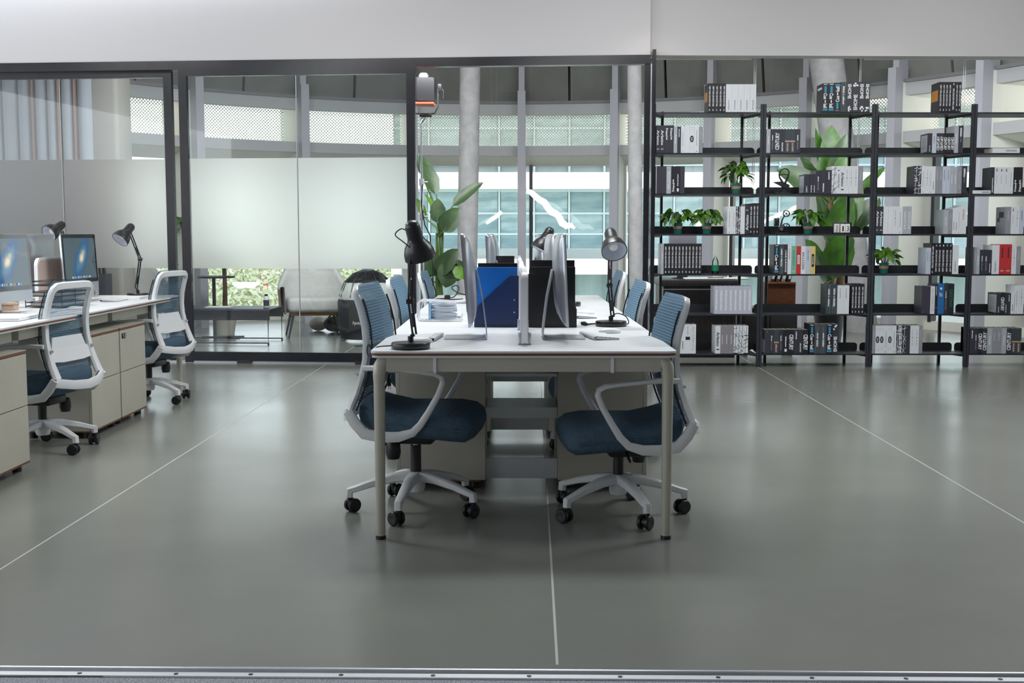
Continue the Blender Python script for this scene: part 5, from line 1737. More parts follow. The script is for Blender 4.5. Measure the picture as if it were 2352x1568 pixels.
p0, p1 = at(2279.4, 346, SY0), at(2341.7, 346, SY0)
flat_book(p0.x, p1.x, SY0 - 0.004, SY0 + 0.19, SZ[5], 0.044, 'wht', 'white book lying flat on the sixth shelf up of the fourth bookcase')
p0, p1 = at(2233.5, 441, SY0), at(2276.5, 441, SY0)
flat_book(p0.x, p1.x, SY0 - 0.004, SY0 + 0.17, SZ[4], 0.03, 'wht', 'white book lying flat on the fifth shelf up of the fourth bookcase')
# ================================================================ shelf ornaments
M['pot_teal'] = mat('pot_teal', (44, 116, 106), 0.2)
M['pot_clear'] = mat('pot_band', (176, 130, 106), 0.4)


def leaf_mesh(L, W_, droop=0.25, cup=0.12, n=6, heart=False):
    """a pointed leaf along +x with midrib fold"""
    vs, fs = [], []
    for i in range(n + 1):
        u = i / n
        w_ = W_ / 2 * (math.sin(PI * min(1, u ** 0.75)) ** 0.8 if 0 < u < 1 else 0.03)
        z = -droop * L * u * u
        vs += [(L * u, -w_, z + cup * w_), (L * u, 0, z), (L * u, w_, z + cup * w_)]
    for i in range(n):
        a = 3 * i
        fs += [(a, a + 3, a + 4, a + 1), (a + 1, a + 4, a + 5, a + 2)]
    return vs, fs


LM = []
for mt in ('leaf', 'leaf', 'leaf_light', 'leaf_dark'):
    v, f = leaf_mesh(1.0, 0.56, 0.35, 0.3)
    LM.append(MB().add(v, f).mesh('leaf', M[mt], 60))


def pothos(label, px, y_base, k, seed, hgt, spread, Y=10.60):
    r = random.Random(seed)
    p = at(px, y_base, Y)
    t = thing('potted_pothos', label, 'plant', (p.x, Y, SZ[k] + 0.0005), r.uniform(0, 6), 'small potted plants on the bookcases')
    pot = MB().lathe([(0.0, 0), (0.034, 0), (0.036, 0.004), (0.043, 0.088), (0.045, 0.09), (0.0455, 0.099), (0.042, 0.099), (0.041, 0.085), (0.0, 0.085)], 24).build('pot', M['pot_teal'], t, smooth=40)
    MB().lathe([(0.0392, 0.048), (0.0396, 0.047), (0.0418, 0.070), (0.0414, 0.071)], 24, cap=False).build('pot_band', M['pot_clear'], pot, smooth=40, label='brownish band of soil seen through the pot')
    MB().lathe([(0.0, 0.08), (0.041, 0.08), (0.0, 0.09)], 16).build('soil', M['soil'], pot)
    for i in range(44):
        a = 2.4 * i + r.uniform(-.3, .3)
        e = r.uniform(0.05, 1.0)
        tip = Vector((math.cos(a) * spread * (0.35 + 0.65 * e), math.sin(a) * spread * (0.35 + 0.65 * e), 0.10 + hgt * (1 - 0.75 * e * e) * r.uniform(0.75, 1.05)))
        root = Vector((math.cos(a) * 0.015, math.sin(a) * 0.015, 0.085))
        mid = root.lerp(tip, 0.55) + Vector((0, 0, 0.03))
        if i % 2 == 0:
            MB().tube([root, mid, tip], 0.0018, 5).build('stem', M['stem'], t)
        o = put('leaf', LM[r.choice((0, 0, 1, 1, 2, 3))], t, tip)
        s = r.uniform(0.065, 0.1)
        o.scale = (s, s * r.uniform(0.8, 1.1), s)
        o.rotation_euler = (r.uniform(-.9, .9), r.uniform(-0.3, 1.1), a + r.uniform(-.6, .6))
    return t


pothos('small leafy plant in teal pot on the fifth shelf up, first bookcase', 1690.5, 444, 4, 1, 0.20, 0.10)
pothos('small leafy plant in teal pot, left one of a pair, first bookcase', 1556.5, 537, 3, 2, 0.115, 0.125)
pothos('small leafy plant in teal pot, right one of a pair, first bookcase', 1623, 537, 3, 3, 0.13, 0.11)
pothos('small leafy plant in teal pot beside the desk calendar, second bookcase', 1855.5, 539, 3, 4, 0.12, 0.11)
pothos('small leafy plant in teal pot on the third shelf up, third bookcase', 2029.5, 627, 2, 5, 0.13, 0.10)

# water bottle
p = at(1642.5, 628, 10.56)
wb = thing('water_bottle', 'clear water bottle with green label on the third shelf, first bookcase', 'bottle', (p.x, 10.56, SZ[2] + 0.0005))
MB().lathe([(0.0, 0), (0.028, 0), (0.031, 0.006), (0.031, 0.095), (0.029, 0.11), (0.02, 0.135), (0.0125, 0.146), (0.0125, 0.158), (0.0, 0.158)], 24).build('bottle_body', glass('bottle_plastic', (0.86, 0.95, 0.93, 1), 1.0, 0.03), wb)
MB().lathe([(0.0315, 0.026), (0.0317, 0.026), (0.0317, 0.078), (0.0315, 0.078)], 24, cap=False).build('label', mat('label_green', (0, 134, 92), 0.4), wb, label='green paper band')
MB().lathe([(0.0, 0.157), (0.015, 0.157), (0.015, 0.172), (0.0, 0.173)], 18).build('cap', M['white_plastic'], wb)

# abstract bronze figure on the fifth shelf, second bookcase
p = at(1800, 443, 10.6)
sc_ = thing('sculpture', 'dark abstract sculpture with a ring of arms, fifth shelf, second bookcase', 'sculpture', (p.x, 10.6, SZ[4]))
M['bronze'] = noisy(mat('bronze', (34, 36, 40), 0.32, 0.6), (60, 60, 62), 30)
MB().rbox(-0.085, -0.03, 0.0005, 0.055, 0.03, 0.012, 0.003).build('plinth', M['bronze'], sc_)
b = MB()
b.tube([(-0.035, 0, 0.012), (-0.02, 0, 0.05), (0.0, 0, 0.085), (-0.02, 0, 0.12), (-0.04, 0, 0.15), (-0.045, 0, 0.18), (-0.03, 0, 0.215), (0.0, 0, 0.23), (0.03, 0, 0.225), (0.045, 0, 0.2), (0.038, 0, 0.165), (0.025, 0, 0.13), (0.005, 0, 0.09), (0.035, 0, 0.05), (0.03, 0, 0.012)], [0.007, 0.009, 0.014, 0.01, 0.008, 0.007, 0.005, 0.005, 0.006, 0.007, 0.009, 0.009, 0.014, 0.011, 0.008], 10)
b.build('figure_body', M['bronze'], sc_, smooth=70)
MB().loft([[(-0.095, -0.004, 0.106), (-0.095, 0.004, 0.106), (-0.093, 0.004, 0.11), (-0.093, -0.004, 0.11)], [(-0.03, -0.02, 0.075), (-0.03, 0.02, 0.075), (-0.02, 0.02, 0.115), (-0.02, -0.02, 0.115)], [(0.035, -0.02, 0.04), (0.035, 0.02, 0.04), (0.052, 0.015, 0.082), (0.052, -0.015, 0.082)]]).build('skirt', M['bronze'], sc_, smooth=60)
MB().tube([(-0.042, 0, 0.17), (-0.01, -0.01, 0.178), (0.035, 0, 0.175)], 0.004, 8).build('cross_arm', M['bronze'], sc_)

# film projector ornament
p = at(1796, 537, 10.6)
pj = thing('projector_ornament', 'small black vintage film projector ornament on the fourth shelf, second bookcase', 'ornament', (p.x, 10.6, SZ[3]))
MB().rbox(-0.07, -0.03, 0.0005, 0.055, 0.03, 0.01, 0.003).build('base', M['bronze'], pj)
MB().rbox(-0.072, -0.025, 0.072, -0.03, 0.025, 0.145, 0.005).build('lamp_house', M['bronze'], pj)
MB().tube([(-0.03, 0, 0.01), (-0.015, 0, 0.06), (0.0, 0, 0.13), (0.02, 0, 0.165)], [0.012, 0.009, 0.007, 0.005], 10).build('arm', M['bronze'], pj)
for (cx, cz, r_) in ((0.036, 0.062, 0.034), (0.036, 0.185, 0.028)):
    w = MB()
    for yy in (-0.012, 0.012):
        w.tube([(cx + r_ * math.cos(2 * PI * j / 20), yy, cz + r_ * math.sin(2 * PI * j / 20)) for j in range(21)], 0.003, 6)
        for q in range(5):
            w.tube([(cx, yy, cz), (cx + r_ * math.cos(2 * PI * q / 5), yy, cz + r_ * math.sin(2 * PI * q / 5))], 0.002, 5)
    w.cyl((cx, -0.014, cz), (cx, 0.014, cz), 0.007, n=10)
    w.build('reel', M['bronze'], pj)
MB().cyl((-0.012, -0.034, 0.045), (-0.012, -0.02, 0.045), 0.015, n=18).build('lens', M['chrome'], pj)
MB().rbox(-0.03, -0.018, 0.02, 0.02, 0.018, 0.07, 0.004).build('gate', M['bronze'], pj)

# block calendar
p0, p1 = at(1914.5, 538, 10.53), at(1958.5, 538, 10.53)
cl = thing('block_calendar', 'black stand calendar with white blocks showing 13, second bookcase', 'calendar', ((p0.x + p1.x) / 2, 10.53, SZ[3]))
w = (p1.x - p0.x) / 2
MB().rbox(-w, 0, 0.0005, w, 0.05, 0.014, 0.003).build('base', M['black_plastic'], cl)
MB().rbox(-w, 0.035, 0.012, w, 0.048, 0.105, 0.003).build('back_board', M['black_plastic'], cl)
zt, zb = at(1, 514, 10.53).z - SZ[3], at(1, 535.5, 10.53).z - SZ[3]
for xa, xb, tx, rot in ((1917, 1928.6, 'MAR', 1), (1931, 1942, '1', 0), (1942.5, 1952.6, '3', 0)):
    xa, xb = at(xa, 525, 10.53).x - (p0.x + p1.x) / 2, at(xb, 525, 10.53).x - (p0.x + p1.x) / 2
    bl = MB().rbox(xa, 0.004, zb, xb, 0.034, zt, 0.002).build('date_block', M['paper'], cl)
    g = GLYPHS[(tx, 0.0)]
    if rot:
        vs = [(xa + (xb - xa) * (0.75 - 0.5 * v), 0.0035, zb + (zt - zb) * (0.1 + 0.8 * u)) for u, v in g[0]]
    else:
        wv = 0.5 if tx == '3' else 0.28
        vs = [((xa + xb) / 2 + (xb - xa) * (u - .5) * wv, 0.0035, zb + (zt - zb) * (0.22 + 0.56 * v)) for u, v in g[0]]
    MB().add(vs, g[1]).build('numeral' if not rot else 'month', M['cord'], bl, smooth=0)
for dx in (-0.03, 0.01, 0.04):
    MB().cyl((dx, 0.04, 0.103), (dx, 0.04, 0.112), 0.0035, n=8).build('peg', M['chrome'], cl)

# ================================================================ big plants
def blade(L, W_, droop, n=9, splits=0, rnd_=random, curl=0.18):
    vs, fs = [], []
    for i in range(n + 1):
        u = i / n
        w_ = W_ / 2 * max(0.02, (math.sin(PI * u ** 0.8)) ** 0.6) if 0 < u < 1 else W_ * 0.02
        th = droop * u
        x = L * (math.sin(th) / droop if abs(droop) > 1e-3 else u)
        z = -L * ((1 - math.cos(th)) / droop if abs(droop) > 1e-3 else 0)
        j1, j2 = rnd_.uniform(0.9, 1.05), rnd_.uniform(0.9, 1.05)
        vs += [(x, -w_ * j1, z + curl * w_), (x, -w_ * 0.5, z + curl * 0.3 * w_), (x, 0, z), (x, w_ * 0.5, z + curl * 0.3 * w_), (x, w_ * j2, z + curl * w_)]
    for i in range(n):
        a = 5 * i
        for k in range(4):
            fs.append((a + k, a + 5 + k, a + 6 + k, a + 1 + k))
    return MB().add(vs, fs)


def place_leaf(parent, base, tip, W_, roll, droop, mt, stem_from=None, r=random):
    """leaf whose axis runs from base to tip (droop bends it), with a stalk from stem_from to base"""
    d = tip - base
    L = d.length
    b = blade(L, W_, droop, rnd_=r)
    q = d.normalized()
    up = Vector((0, -1, 0.25))
    side = q.cross(up)
    if side.length < 1e-3:
        side = Vector((1, 0, 0))
    side.normalize()
    n_ = side.cross(q)
    Mx = Matrix((q, -side, n_)).transposed().to_4x4()
    Mx = Matrix.Translation(base) @ Mx @ Matrix.Rotation(roll, 4, 'X')
    o = b.xf(Mx).build('leaf', mt, parent, smooth=70)
    MB().tube([Mx @ Vector((0, 0, -0.002)), Mx @ Vector((L * 0.5 * math.sin(droop * .5) / max(droop * .5, 1e-3), 0, -L * .5 * (1 - math.cos(droop * .5)) / max(droop * .5, 1e-3) - 0.002))], [0.007, 0.003], 6).build('midrib', M['stem'], o)
    if stem_from is not None:
        m_ = stem_from.lerp(base, 0.5) + Vector(((base.x - stem_from.x) * -0.25, 0, 0))
        MB().tube([stem_from, m_, base], [0.014, 0.01, 0.007], 7).build('stalk', M['stem'], parent)
    return o


prn = random.Random(9)
Yp = 12.3
bpf = at(1012, 815, Yp)
bpp = thing('bird_of_paradise', 'tall bird of paradise plant with broad dark leaves beside the light stand', 'plant', (bpf.x, Yp, 0))


def rel(x, y, dy=0.0):
    p = at(x, y, Yp + dy)
    return p - Vector((bpf.x, Yp, 0))


MB().lathe([(0, 0), (0.13, 0), (0.17, 0.30), (0.18, 0.32), (0.16, 0.32), (0.15, 0.28), (0, 0.28)], 24).build('pot', M['white_plastic'], bpp)
MB().lathe([(0, 0.27), (0.15, 0.28), (0, 0.3)], 16).build('soil', M['soil'], bpp)
s0 = Vector((0, 0, 0.3))
hub = rel(1010, 545)
low = rel(1008, 660)
for st in ((s0, low, hub), (s0 + Vector((0.03, 0.02, 0)), low + Vector((0.02, 0.02, 0)), rel(1017, 530)), (s0 + Vector((-0.03, 0.02, 0)), low + Vector((-0.02, 0.02, 0)), rel(1003, 535))):
    MB().tube(st, [0.028, 0.02, 0.012], 8).build('stalk', M['stem'], bpp)
for bx, by, tx, ty, W_, roll, dr, mt, dy0, dy1 in (
        (1002, 447, 968, 350, 0.19, 0.5, 0.25, 'leaf_dark', 0, 0.1),
        (1040, 472, 1104, 414, 0.16, -0.5, 0.25, 'leaf_dark', 0, -0.1),
        (1012, 515, 985, 440, 0.12, 1.0, 0.3, 'leaf_light', -0.05, 0.0),
        (1005, 512, 1006, 455, 0.17, 0.15, 0.25, 'leaf_dark', -0.1, -0.1),
        (1018, 532, 1052, 476, 0.24, -0.2, 0.3, 'leaf_dark', -0.12, -0.16),
        (968, 402, 962, 350, 0.08, 0.4, 0.2, 'leaf_dark', 0.2, 0.2),
        (976, 500, 958, 455, 0.1, 0.4, 0.2, 'leaf_light', 0.25, 0.2),
        (1002, 634, 985, 570, 0.22, 0.3, 0.35, 'leaf_dark', -0.05, -0.1),
        (1006, 630, 1046, 570, 0.22, -0.3, 0.35, 'leaf_dark', -0.1, -0.2),
        (1040, 600, 1022, 658, 0.26, 0.1, 0.3, 'leaf_dark', -0.1, -0.2),
        (1050, 596, 1052, 645, 0.2, -0.2, 0.3, 'leaf_dark', 0.0, -0.05),
        (985, 640, 978, 585, 0.14, 0.3, 0.3, 'leaf_dark', 0.05, 0.1),
        (1046, 612, 1064, 640, 0.13, 0.2, 0.2, 'leaf_light', -0.2, -0.3)):
    place_leaf(bpp, rel(bx, by, dy0), rel(tx, ty, dy1), W_, roll, dr, M[mt], (hub if by < 560 else low), prn)

M['leaf_banana'] = noisy(mat('leaf_banana', (54, 96, 20), 0.4), (36, 68, 18), 8, stretch=(1, 6, 1))
# banana plant behind the second bookcase
Yb = 12.2
bb = at(1902, 820, Yb)
ban = thing('banana_plant', 'big banana plant in black pot behind the second bookcase', 'plant', (bb.x, Yb, 0))


def relb(x, y, dy=0.0):
    return at(x, y, Yb + dy) - Vector((bb.x, Yb, 0))


MB().lathe([(0, 0), (0.12, 0), (0.15, 0.28), (0.165, 0.42), (0.15, 0.42), (0.14, 0.36), (0, 0.36)], 24).build('pot', M['black_plastic'], ban)
MB().lathe([(0, 0.35), (0.14, 0.36), (0, 0.38)], 16).build('soil', M['soil'], ban)
M['trunk_brown'] = noisy(mat('trunk_brown', (116, 92, 64), 0.8), (84, 66, 44), 12, stretch=(4, 4, 0.6))
MB().tube([(0, 0, 0.36), relb(1905, 600), relb(1908, 520), relb(1906, 450)], [0.06, 0.05, 0.045, 0.03], 12).build('trunk', M['trunk_brown'], ban)
MB().tube([(0.05, 0.02, 0.36), relb(1935, 620, .1), relb(1938, 500, .1)], [0.05, 0.04, 0.025], 12).build('trunk', M['trunk_brown'], ban)
hubb = relb(1908, 480)
for bx, by, tx, ty, W_, roll, dr, mt, dy0, dy1 in (
        (1905, 470, 1917, 283, 0.34, 0.1, 0.2, 'leaf_banana', 0, 0.1),
        (1898, 460, 1885, 290, 0.17, 0.5, 0.2, 'leaf_banana', 0.1, 0.15),
        (1915, 460, 1942, 305, 0.26, -0.4, 0.2, 'leaf_dark', -0.05, -0.1),
        (1918, 440, 1950, 330, 0.18, -0.3, 0.2, 'leaf_banana', -0.1, -0.1),
        (1880, 440, 1798, 376, 0.30, 0.3, 0.5, 'leaf_dark', -0.05, -0.15),
        (1885, 430, 1842, 352, 0.14, 0.4, 0.2, 'leaf_dark', 0.1, 0.2),
        (1960, 460, 2028, 368, 0.12, -0.6, 0.5, 'leaf_banana', 0.0, 0.0),
        (1905, 560, 1885, 440, 0.2, 0.5, 0.2, 'leaf_dark', -0.05, -0.1),
        (1915, 560, 1950, 440, 0.3, -0.2, 0.2, 'leaf_banana', -0.1, -0.15),
        (1935, 530, 1975, 420, 0.26, -0.4, 0.3, 'leaf_banana', -0.1, -0.1),
        (1955, 530, 2020, 445, 0.24, -0.3, 0.5, 'leaf_dark', 0.05, 0.0),
        (1890, 630, 1860, 548, 0.22, 0.4, 0.3, 'leaf_banana', -0.1, -0.2),
        (1912, 640, 1945, 520, 0.32, -0.2, 0.25, 'leaf_banana', -0.12, -0.2),
        (1900, 650, 1880, 575, 0.16, 0.3, 0.3, 'leaf_dark', -0.12, -0.2)):
    place_leaf(ban, relb(bx, by, dy0), relb(tx, ty, dy1), W_, roll, dr, M[mt], (hubb if by < 520 else Vector((0, 0, 0.75))), prn)

# palms behind the coffee table and at the left glass
def palm(label, px, Y, h, n, spread, seed, pot=True):
    r = random.Random(seed)
    p = at(px, 700, Y)
    t = thing('potted_palm', label, 'plant', (p.x, Y, 0), 0, 'feathery potted palms in the lounge')
    MB().lathe([(0, 0), (0.11, 0), (0.14, 0.2), (0.13, 0.2), (0, 0.18)], 20).build('pot', M['beige_panel'], t)
    MB().tube([(0, 0, 0.18), (0.01, 0, h * 0.6), (0.0, 0, h)], [0.035, 0.028, 0.022], 10).build('trunk', M['trunk_brown'], t)
    for k in range(n):
        a = 2 * PI * k / n + r.uniform(-.2, .2)
        d = Vector((math.cos(a), math.sin(a), 0))
        L = spread * r.uniform(0.8, 1.1)
        el = r.uniform(0.25, 1.0)
        pts = [Vector((0, 0, h)) + d * (L * s * math.cos(el * (1 - s))) + Vector((0, 0, L * (math.sin(el) * s * 1.1 - 0.75 * s * s))) for s in [q / 9 for q in range(10)]]
        b = MB().tube(pts, [0.006] * 9 + [0.002], 5)
        for q in range(1, 10):
            tg = (pts[q] - pts[q - 1]).normalized()
            sd = tg.cross(Vector((0, 0, 1))).normalized()
            for sg in (-1, 1):
                for off in (0, 0.5):
                    c = pts[q - 1].lerp(pts[q], off)
                    ll = L * 0.42 * (math.sin(PI * min(1, (q + off) / 10.5)) ** 0.6)
                    e = c + sd * sg * ll * 0.8 + tg * ll * 0.55 + Vector((0, 0, -0.18 * ll))
                    wv = tg * 0.011
                    mid = c.lerp(e, 0.45) + Vector((0, 0, 0.02))
                    b.add([c - wv * .4, mid - wv, e, mid + wv, c + wv * .4], [(0, 1, 2, 3, 4)])
        b.build('frond', M['leaf_light' if k % 3 == 0 else 'leaf'], t, smooth=0)
    return t


palm('feathery potted palm behind the tall round side table in the lounge', 516, 14.0, 0.95, 11, 0.42, 4)
palm('feathery potted palm behind the left armchair, seen under the frosted band', 335, 15.0, 0.86, 11, 0.4, 6)
palm('tall feathery palm showing in the slit between door frames', 425, 14.75, 1.35, 11, 0.36, 8)

# ================================================================ lounge furniture
M['boucle'] = noisy(mat('cream_fabric', (214, 214, 210), 0.9), (204, 204, 200), 60, bump=0.2)
M['tan_leather'] = mat('tan_leather', (150, 104, 66), 0.55)


def armchair(label, loc, rz):
    """local: faces -y, origin on the floor under the seat"""
    t = thing('armchair', label, 'armchair', loc, rz, 'cream lounge armchairs')
    MB().rbox(-0.31, -0.33, 0.30, 0.31, 0.27, 0.47, 0.05, 4).build('seat_cushion', M['boucle'], t, smooth=60)
    # shell: U-shaped wrap, higher at the back
    n = 26
    def wrap(off, zl):
        ring = []
        for i in range(n + 1):
            a = R(-22 + 224 * i / n)
            ca, sa = math.cos(a), math.sin(a)
            x = (0.345 + off) * math.copysign(abs(ca) ** 0.75, ca)
            y = (0.32 + off) * (math.copysign(abs(sa) ** 0.75, sa)) - 0.02
            k = max(0, sa) ** 2.2
            ztop = 0.60 + 0.34 * min(1, k * 1.25)
            flare = 0.06 * zl
            ring.append(Vector((x * (1 + flare), y * (1 + flare) + 0.07 * zl * k, 0.27 + (ztop - 0.27) * zl)))
        return ring
    rows_o = [wrap(0.05, z) for z in (0, 0.3, 0.6, 0.85, 0.97)]
    top = [wrap(0.025, 1.0)]
    rows_i = [wrap(0.0, z) for z in (0.97, 0.85, 0.6, 0.3, 0.0)]
    b = MB()
    b.loft(rows_o[3:] + top + rows_i, close=False, cap=False)
    b.build('inner_shell', M['boucle'], t, smooth=80)
    MB().loft([wrap(0.052, z) for z in (0, 0.3, 0.6, 0.9)], close=False, cap=False).build('outer_shell', M['tan_leather'], t, smooth=80, label='tan leather outside of the back')
    MB().rbox(-0.28, -0.28, 0.26, 0.28, 0.26, 0.31, 0.02).build('seat_frame', M['tan_leather'], t)
    for sx, sy in ((-1, -1), (1, -1), (1, 1), (-1, 1)):
        MB().tube([(sx * 0.25, sy * 0.23, 0.28), (sx * 0.31, sy * 0.29, 0.0)], [0.017, 0.009], 10).build('leg', M['black_metal'], t)
    return t


armchair('cream lounge armchair behind the glass door, between table and softbox', (-2.36, 13.75, 0), R(14))
armchair('cream lounge armchair behind the left desk lamp, under the frosted band', (-4.55, 14.1, 0), R(35))

# low coffee table: bent black sheet on a wire frame
ctb = thing('coffee_table', 'low black metal coffee table behind the glass door', 'table', (-3.18, 12.95, 0), R(-3))
MB().prism([(-0.28, 0.385), (0.28, 0.385), (0.30, 0.37), (0.30, 0.27), (0.306, 0.27), (0.306, 0.375), (0.285, 0.392), (-0.285, 0.392), (-0.306, 0.375), (-0.306, 0.27), (-0.30, 0.27), (-0.30, 0.37)], -0.62, 0.55, axis='x').build('table_top', M['shelf_metal'], ctb, smooth=30)
for y in (-0.30, 0.30):
    MB().tube([(-0.6, y, 0.30), (-0.6, y, 0.02), (0.53, y, 0.02), (0.53, y, 0.30)], 0.007, 8).build('wire_frame', M['black_metal'], ctb)
    for x in (-0.6, 0.53):
        MB().cyl((x, y, 0), (x, y, 0.022), 0.011, n=10).build('foot', M['black_plastic'], ctb)
p = at(612, 712, 12.9)
bt = thing('drink_bottle', 'small black and white bottle standing on the coffee table', 'bottle', (p.x, 12.9, 0.3925))
MB().lathe([(0, 0), (0.03, 0), (0.032, 0.005), (0.032, 0.1), (0.024, 0.12), (0.016, 0.13), (0, 0.13)], 18).build('bottle_body', M['paper'], bt)
MB().lathe([(0.0322, 0.02), (0.0324, 0.02), (0.0324, 0.085), (0.0322, 0.085)], 18, cap=False).build('label', mat('label_dark', (52, 58, 74), 0.5), bt)
MB().cyl((0, 0, 0.128), (0, 0, 0.15), 0.019, n=14).build('cap', M['black_plastic'], bt)
p = at(505, 714, 12.95)
mg = MB().box(-0.14, -0.1, 0, 0.14, 0.1, 0.008).build('magazine', M['paper'], loc=(p.x, 12.95, 0.3925), smooth=0)
tag(mg, 'white magazine lying on the coffee table', 'magazine')

# tall round side table
p = at(500, 780, 13.55)
st = thing('side_table', 'tall slim black round side table behind the coffee table', 'table', (p.x, 13.55, 0))
MB().lathe([(0, 0.70), (0.21, 0.70), (0.215, 0.706), (0.215, 0.715), (0.21, 0.72), (0, 0.72)], 32).build('table_top', M['shelf_metal'], st)
MB().cyl((-0.03, 0, 0.01), (-0.03, 0, 0.70), 0.021, n=16).build('pole', M['black_metal'], st)
for a in (-0.25, 0.12):
    MB().bar([(-0.05, 0.0, 0.008), (0.3 * math.cos(a), 0.6 * math.sin(a), 0.008)], 0.02, 0.014, (0, 0, 1)).build('foot_bar', M['black_metal'], st)
MB().bar([(-0.05, 0.0, 0.008), (-0.18, -0.02, 0.008)], 0.02, 0.014, (0, 0, 1)).build('foot_bar', M['black_metal'], st)

# big softbox with black skirt
p = at(846, 775, 13.3)
sx_ = thing('softbox', 'big round studio softbox with black ribs and black skirt by the armchair', 'softbox', (p.x, 13.3, 0))
M['silk'] = mat('white_silk', (206, 210, 204), 0.7)
M['skirt'] = noisy(mat('skirt_black', (38, 40, 48), 0.7), (48, 50, 58), 10)
rB = 0.335
MB().lathe([(0.0, 0.10), (0.20, 0.11), (0.30, 0.24), (rB, 0.40), (0.32, 0.54), (0.25, 0.66), (0.0, 0.665)], 24).build('diffuser', M['silk'], sx_, smooth=60)
cap_ = MB().lathe([(0.255, 0.66), (0.26, 0.665), (0.16, 0.755), (0.06, 0.80), (0.0, 0.80)], 12).build('rib_cap', M['black_plastic'], sx_, smooth=20)
MB().lathe([(0.0, 0.79), (0.055, 0.79), (0.06, 0.82), (0.0, 0.825)], 20).build('mount_ring', M['aluminium'], cap_)
for k in range(12):
    a = 2 * PI * k / 12
    MB().tube([(0.06 * math.cos(a), 0.06 * math.sin(a), 0.80), (0.17 * math.cos(a), 0.17 * math.sin(a), 0.755), (0.27 * math.cos(a), 0.27 * math.sin(a), 0.66), (0.33 * math.cos(a), 0.33 * math.sin(a), 0.5)], 0.005, 6).build('rib', M['black_metal'], cap_)
# skirt: a fabric shell over the camera-left half
rg = []
for z, r_ in ((0.02, 0.315), (0.12, 0.335), (0.3, 0.345), (0.44, 0.345), (0.47, 0.335)):
    rg.append([Vector((r_ * math.cos(R(150 + 165 * k / 16)), r_ * math.sin(R(150 + 165 * k / 16)), z)) for k in range(17)])
sk = MB().loft(rg, close=False, cap=False).build('skirt', M['skirt'], sx_, smooth=70, label='black fabric skirt with white lettering')
g = GLYPHS[('Aputure', 0.01)]
vs = []
for u, v in g[0]:
    a = R(247 + 22 * u)
    vs.append((0.352 * math.cos(a), 0.352 * math.sin(a), 0.185 + 0.052 * v))
MB().add(vs, g[1]).build('lettering', M['paper'], sk, smooth=0)
g = GLYPHS[('1', 0.0)]

# bags and cloths under the armchair
p = at(760, 762, 13.9)
bag = MB().ell((0, 0, 0.1), 0.16, 0.12, 0.1, 14, 9).build('camera_bag', M['skirt'], loc=(p.x, 14.3, 0), smooth=70)
tag(bag, 'slumped black bag on the floor behind the cream armchair', 'bag')
MB().tube([(-0.1, 0, 0.17), (-0.03, -0.03, 0.24), (0.06, -0.03, 0.23), (0.11, 0, 0.15)], 0.01, 8).build('strap', M['black_plastic'], bag)
p = at(722, 756, 14.2)
cloth = MB().ell((0, 0, 0.09), 0.12, 0.1, 0.09, 12, 8).build('cream_bundle', M['boucle'], loc=(p.x, 14.5, 0), smooth=70)
tag(cloth, 'cream cloth bundle on the floor under the armchair', 'cloth')

# floor cable loop and cable knot by the softbox
p = flr(850, 795)
o = MB().tube([(0.17 * math.cos(2 * PI * k / 30), 0.10 * math.sin(2 * PI * k / 30), 0.006 + 0.003 * math.sin(k)) for k in range(31)], 0.005, 7).build('floor_cable', mat('cable_dark', (72, 76, 78), 0.5), loc=(p.x, p.y, 0))
tag(o, 'dark cable loop lying on the lounge floor near the glass door', 'cable')
MB().cyl((0.155, 0.0, 0.012), (0.19, 0.0, 0.012), 0.011, n=10).build('connector', M['black_plastic'], o)
p = at(908, 735, 12.6)
hd_ = thing('studio_lamp', 'small black studio light head on a low stand right of the softbox', 'light', (p.x, 12.6, 0))
MB().cyl((0, 0, 0.0), (0, 0, 0.3), 0.012, n=10).build('pole', M['black_metal'], hd_)
for k in range(3):
    a = 2 * PI * k / 3 + 0.4
    MB().tube([(0, 0, 0.2), (0.16 * math.cos(a), 0.16 * math.sin(a), 0.008)], 0.007, 6).build('leg', M['black_metal'], hd_)
MB().rbox(-0.07, -0.05, 0.29, 0.05, 0.05, 0.39, 0.012).build('lamp_body', M['black_plastic'], hd_)
MB().cyl((-0.1, 0, 0.34), (-0.07, 0, 0.34), 0.045, n=18).build('lens_ring', M['chrome'], hd_)

# dark cabinet in the lounge, left
p0, p1 = at(232, 700, 13.2), at(270, 700, 13.2)
dc = thing('dark_cabinet', 'dark grey cabinet beyond the left desk, under the frosted band', 'cabinet', ((p0.x + p1.x) / 2 + 0.03, 12.74, 0))
w = (p1.x - p0.x) / 2 + 0.0
MB().rbox(-w, 0, 0.03, w, 0.22, 0.77, 0.006).build('body', mat('dark_lacquer', (62, 62, 74), 0.5), dc)
MB().rbox(-w + 0.01, -0.014, 0.05, w - 0.01, 0.0, 0.75, 0.004).build('door', bpy.data.materials['dark_lacquer'], dc)
for sx in (-1, 1):
    MB().cyl((sx * (w - 0.04), 0.06, 0), (sx * (w - 0.04), 0.06, 0.035), 0.015, n=10).build('foot', M['black_plastic'], dc)
for x, h_ in ((0.02, 0.12), (0.075, 0.12)):
    o = MB().lathe([(0, 0), (0.02, 0), (0.02, h_ * 0.7), (0.012, h_ * 0.85), (0.012, h_), (0, h_)], 16).build('dark_bottle', M['black_plastic'], loc=((p0.x + p1.x) / 2 + x, 12.85, 0.7705))
    tag(o, 'dark bottle on the dark cabinet, the %s of two' % ('left' if x < 0.05 else 'right'), 'bottle', 'dark bottles on the cabinet')
    MB().cyl((0, 0, h_ - 0.004), (0, 0, h_ + 0.012), 0.013, n=12).build('cap', M['black_metal'], o)

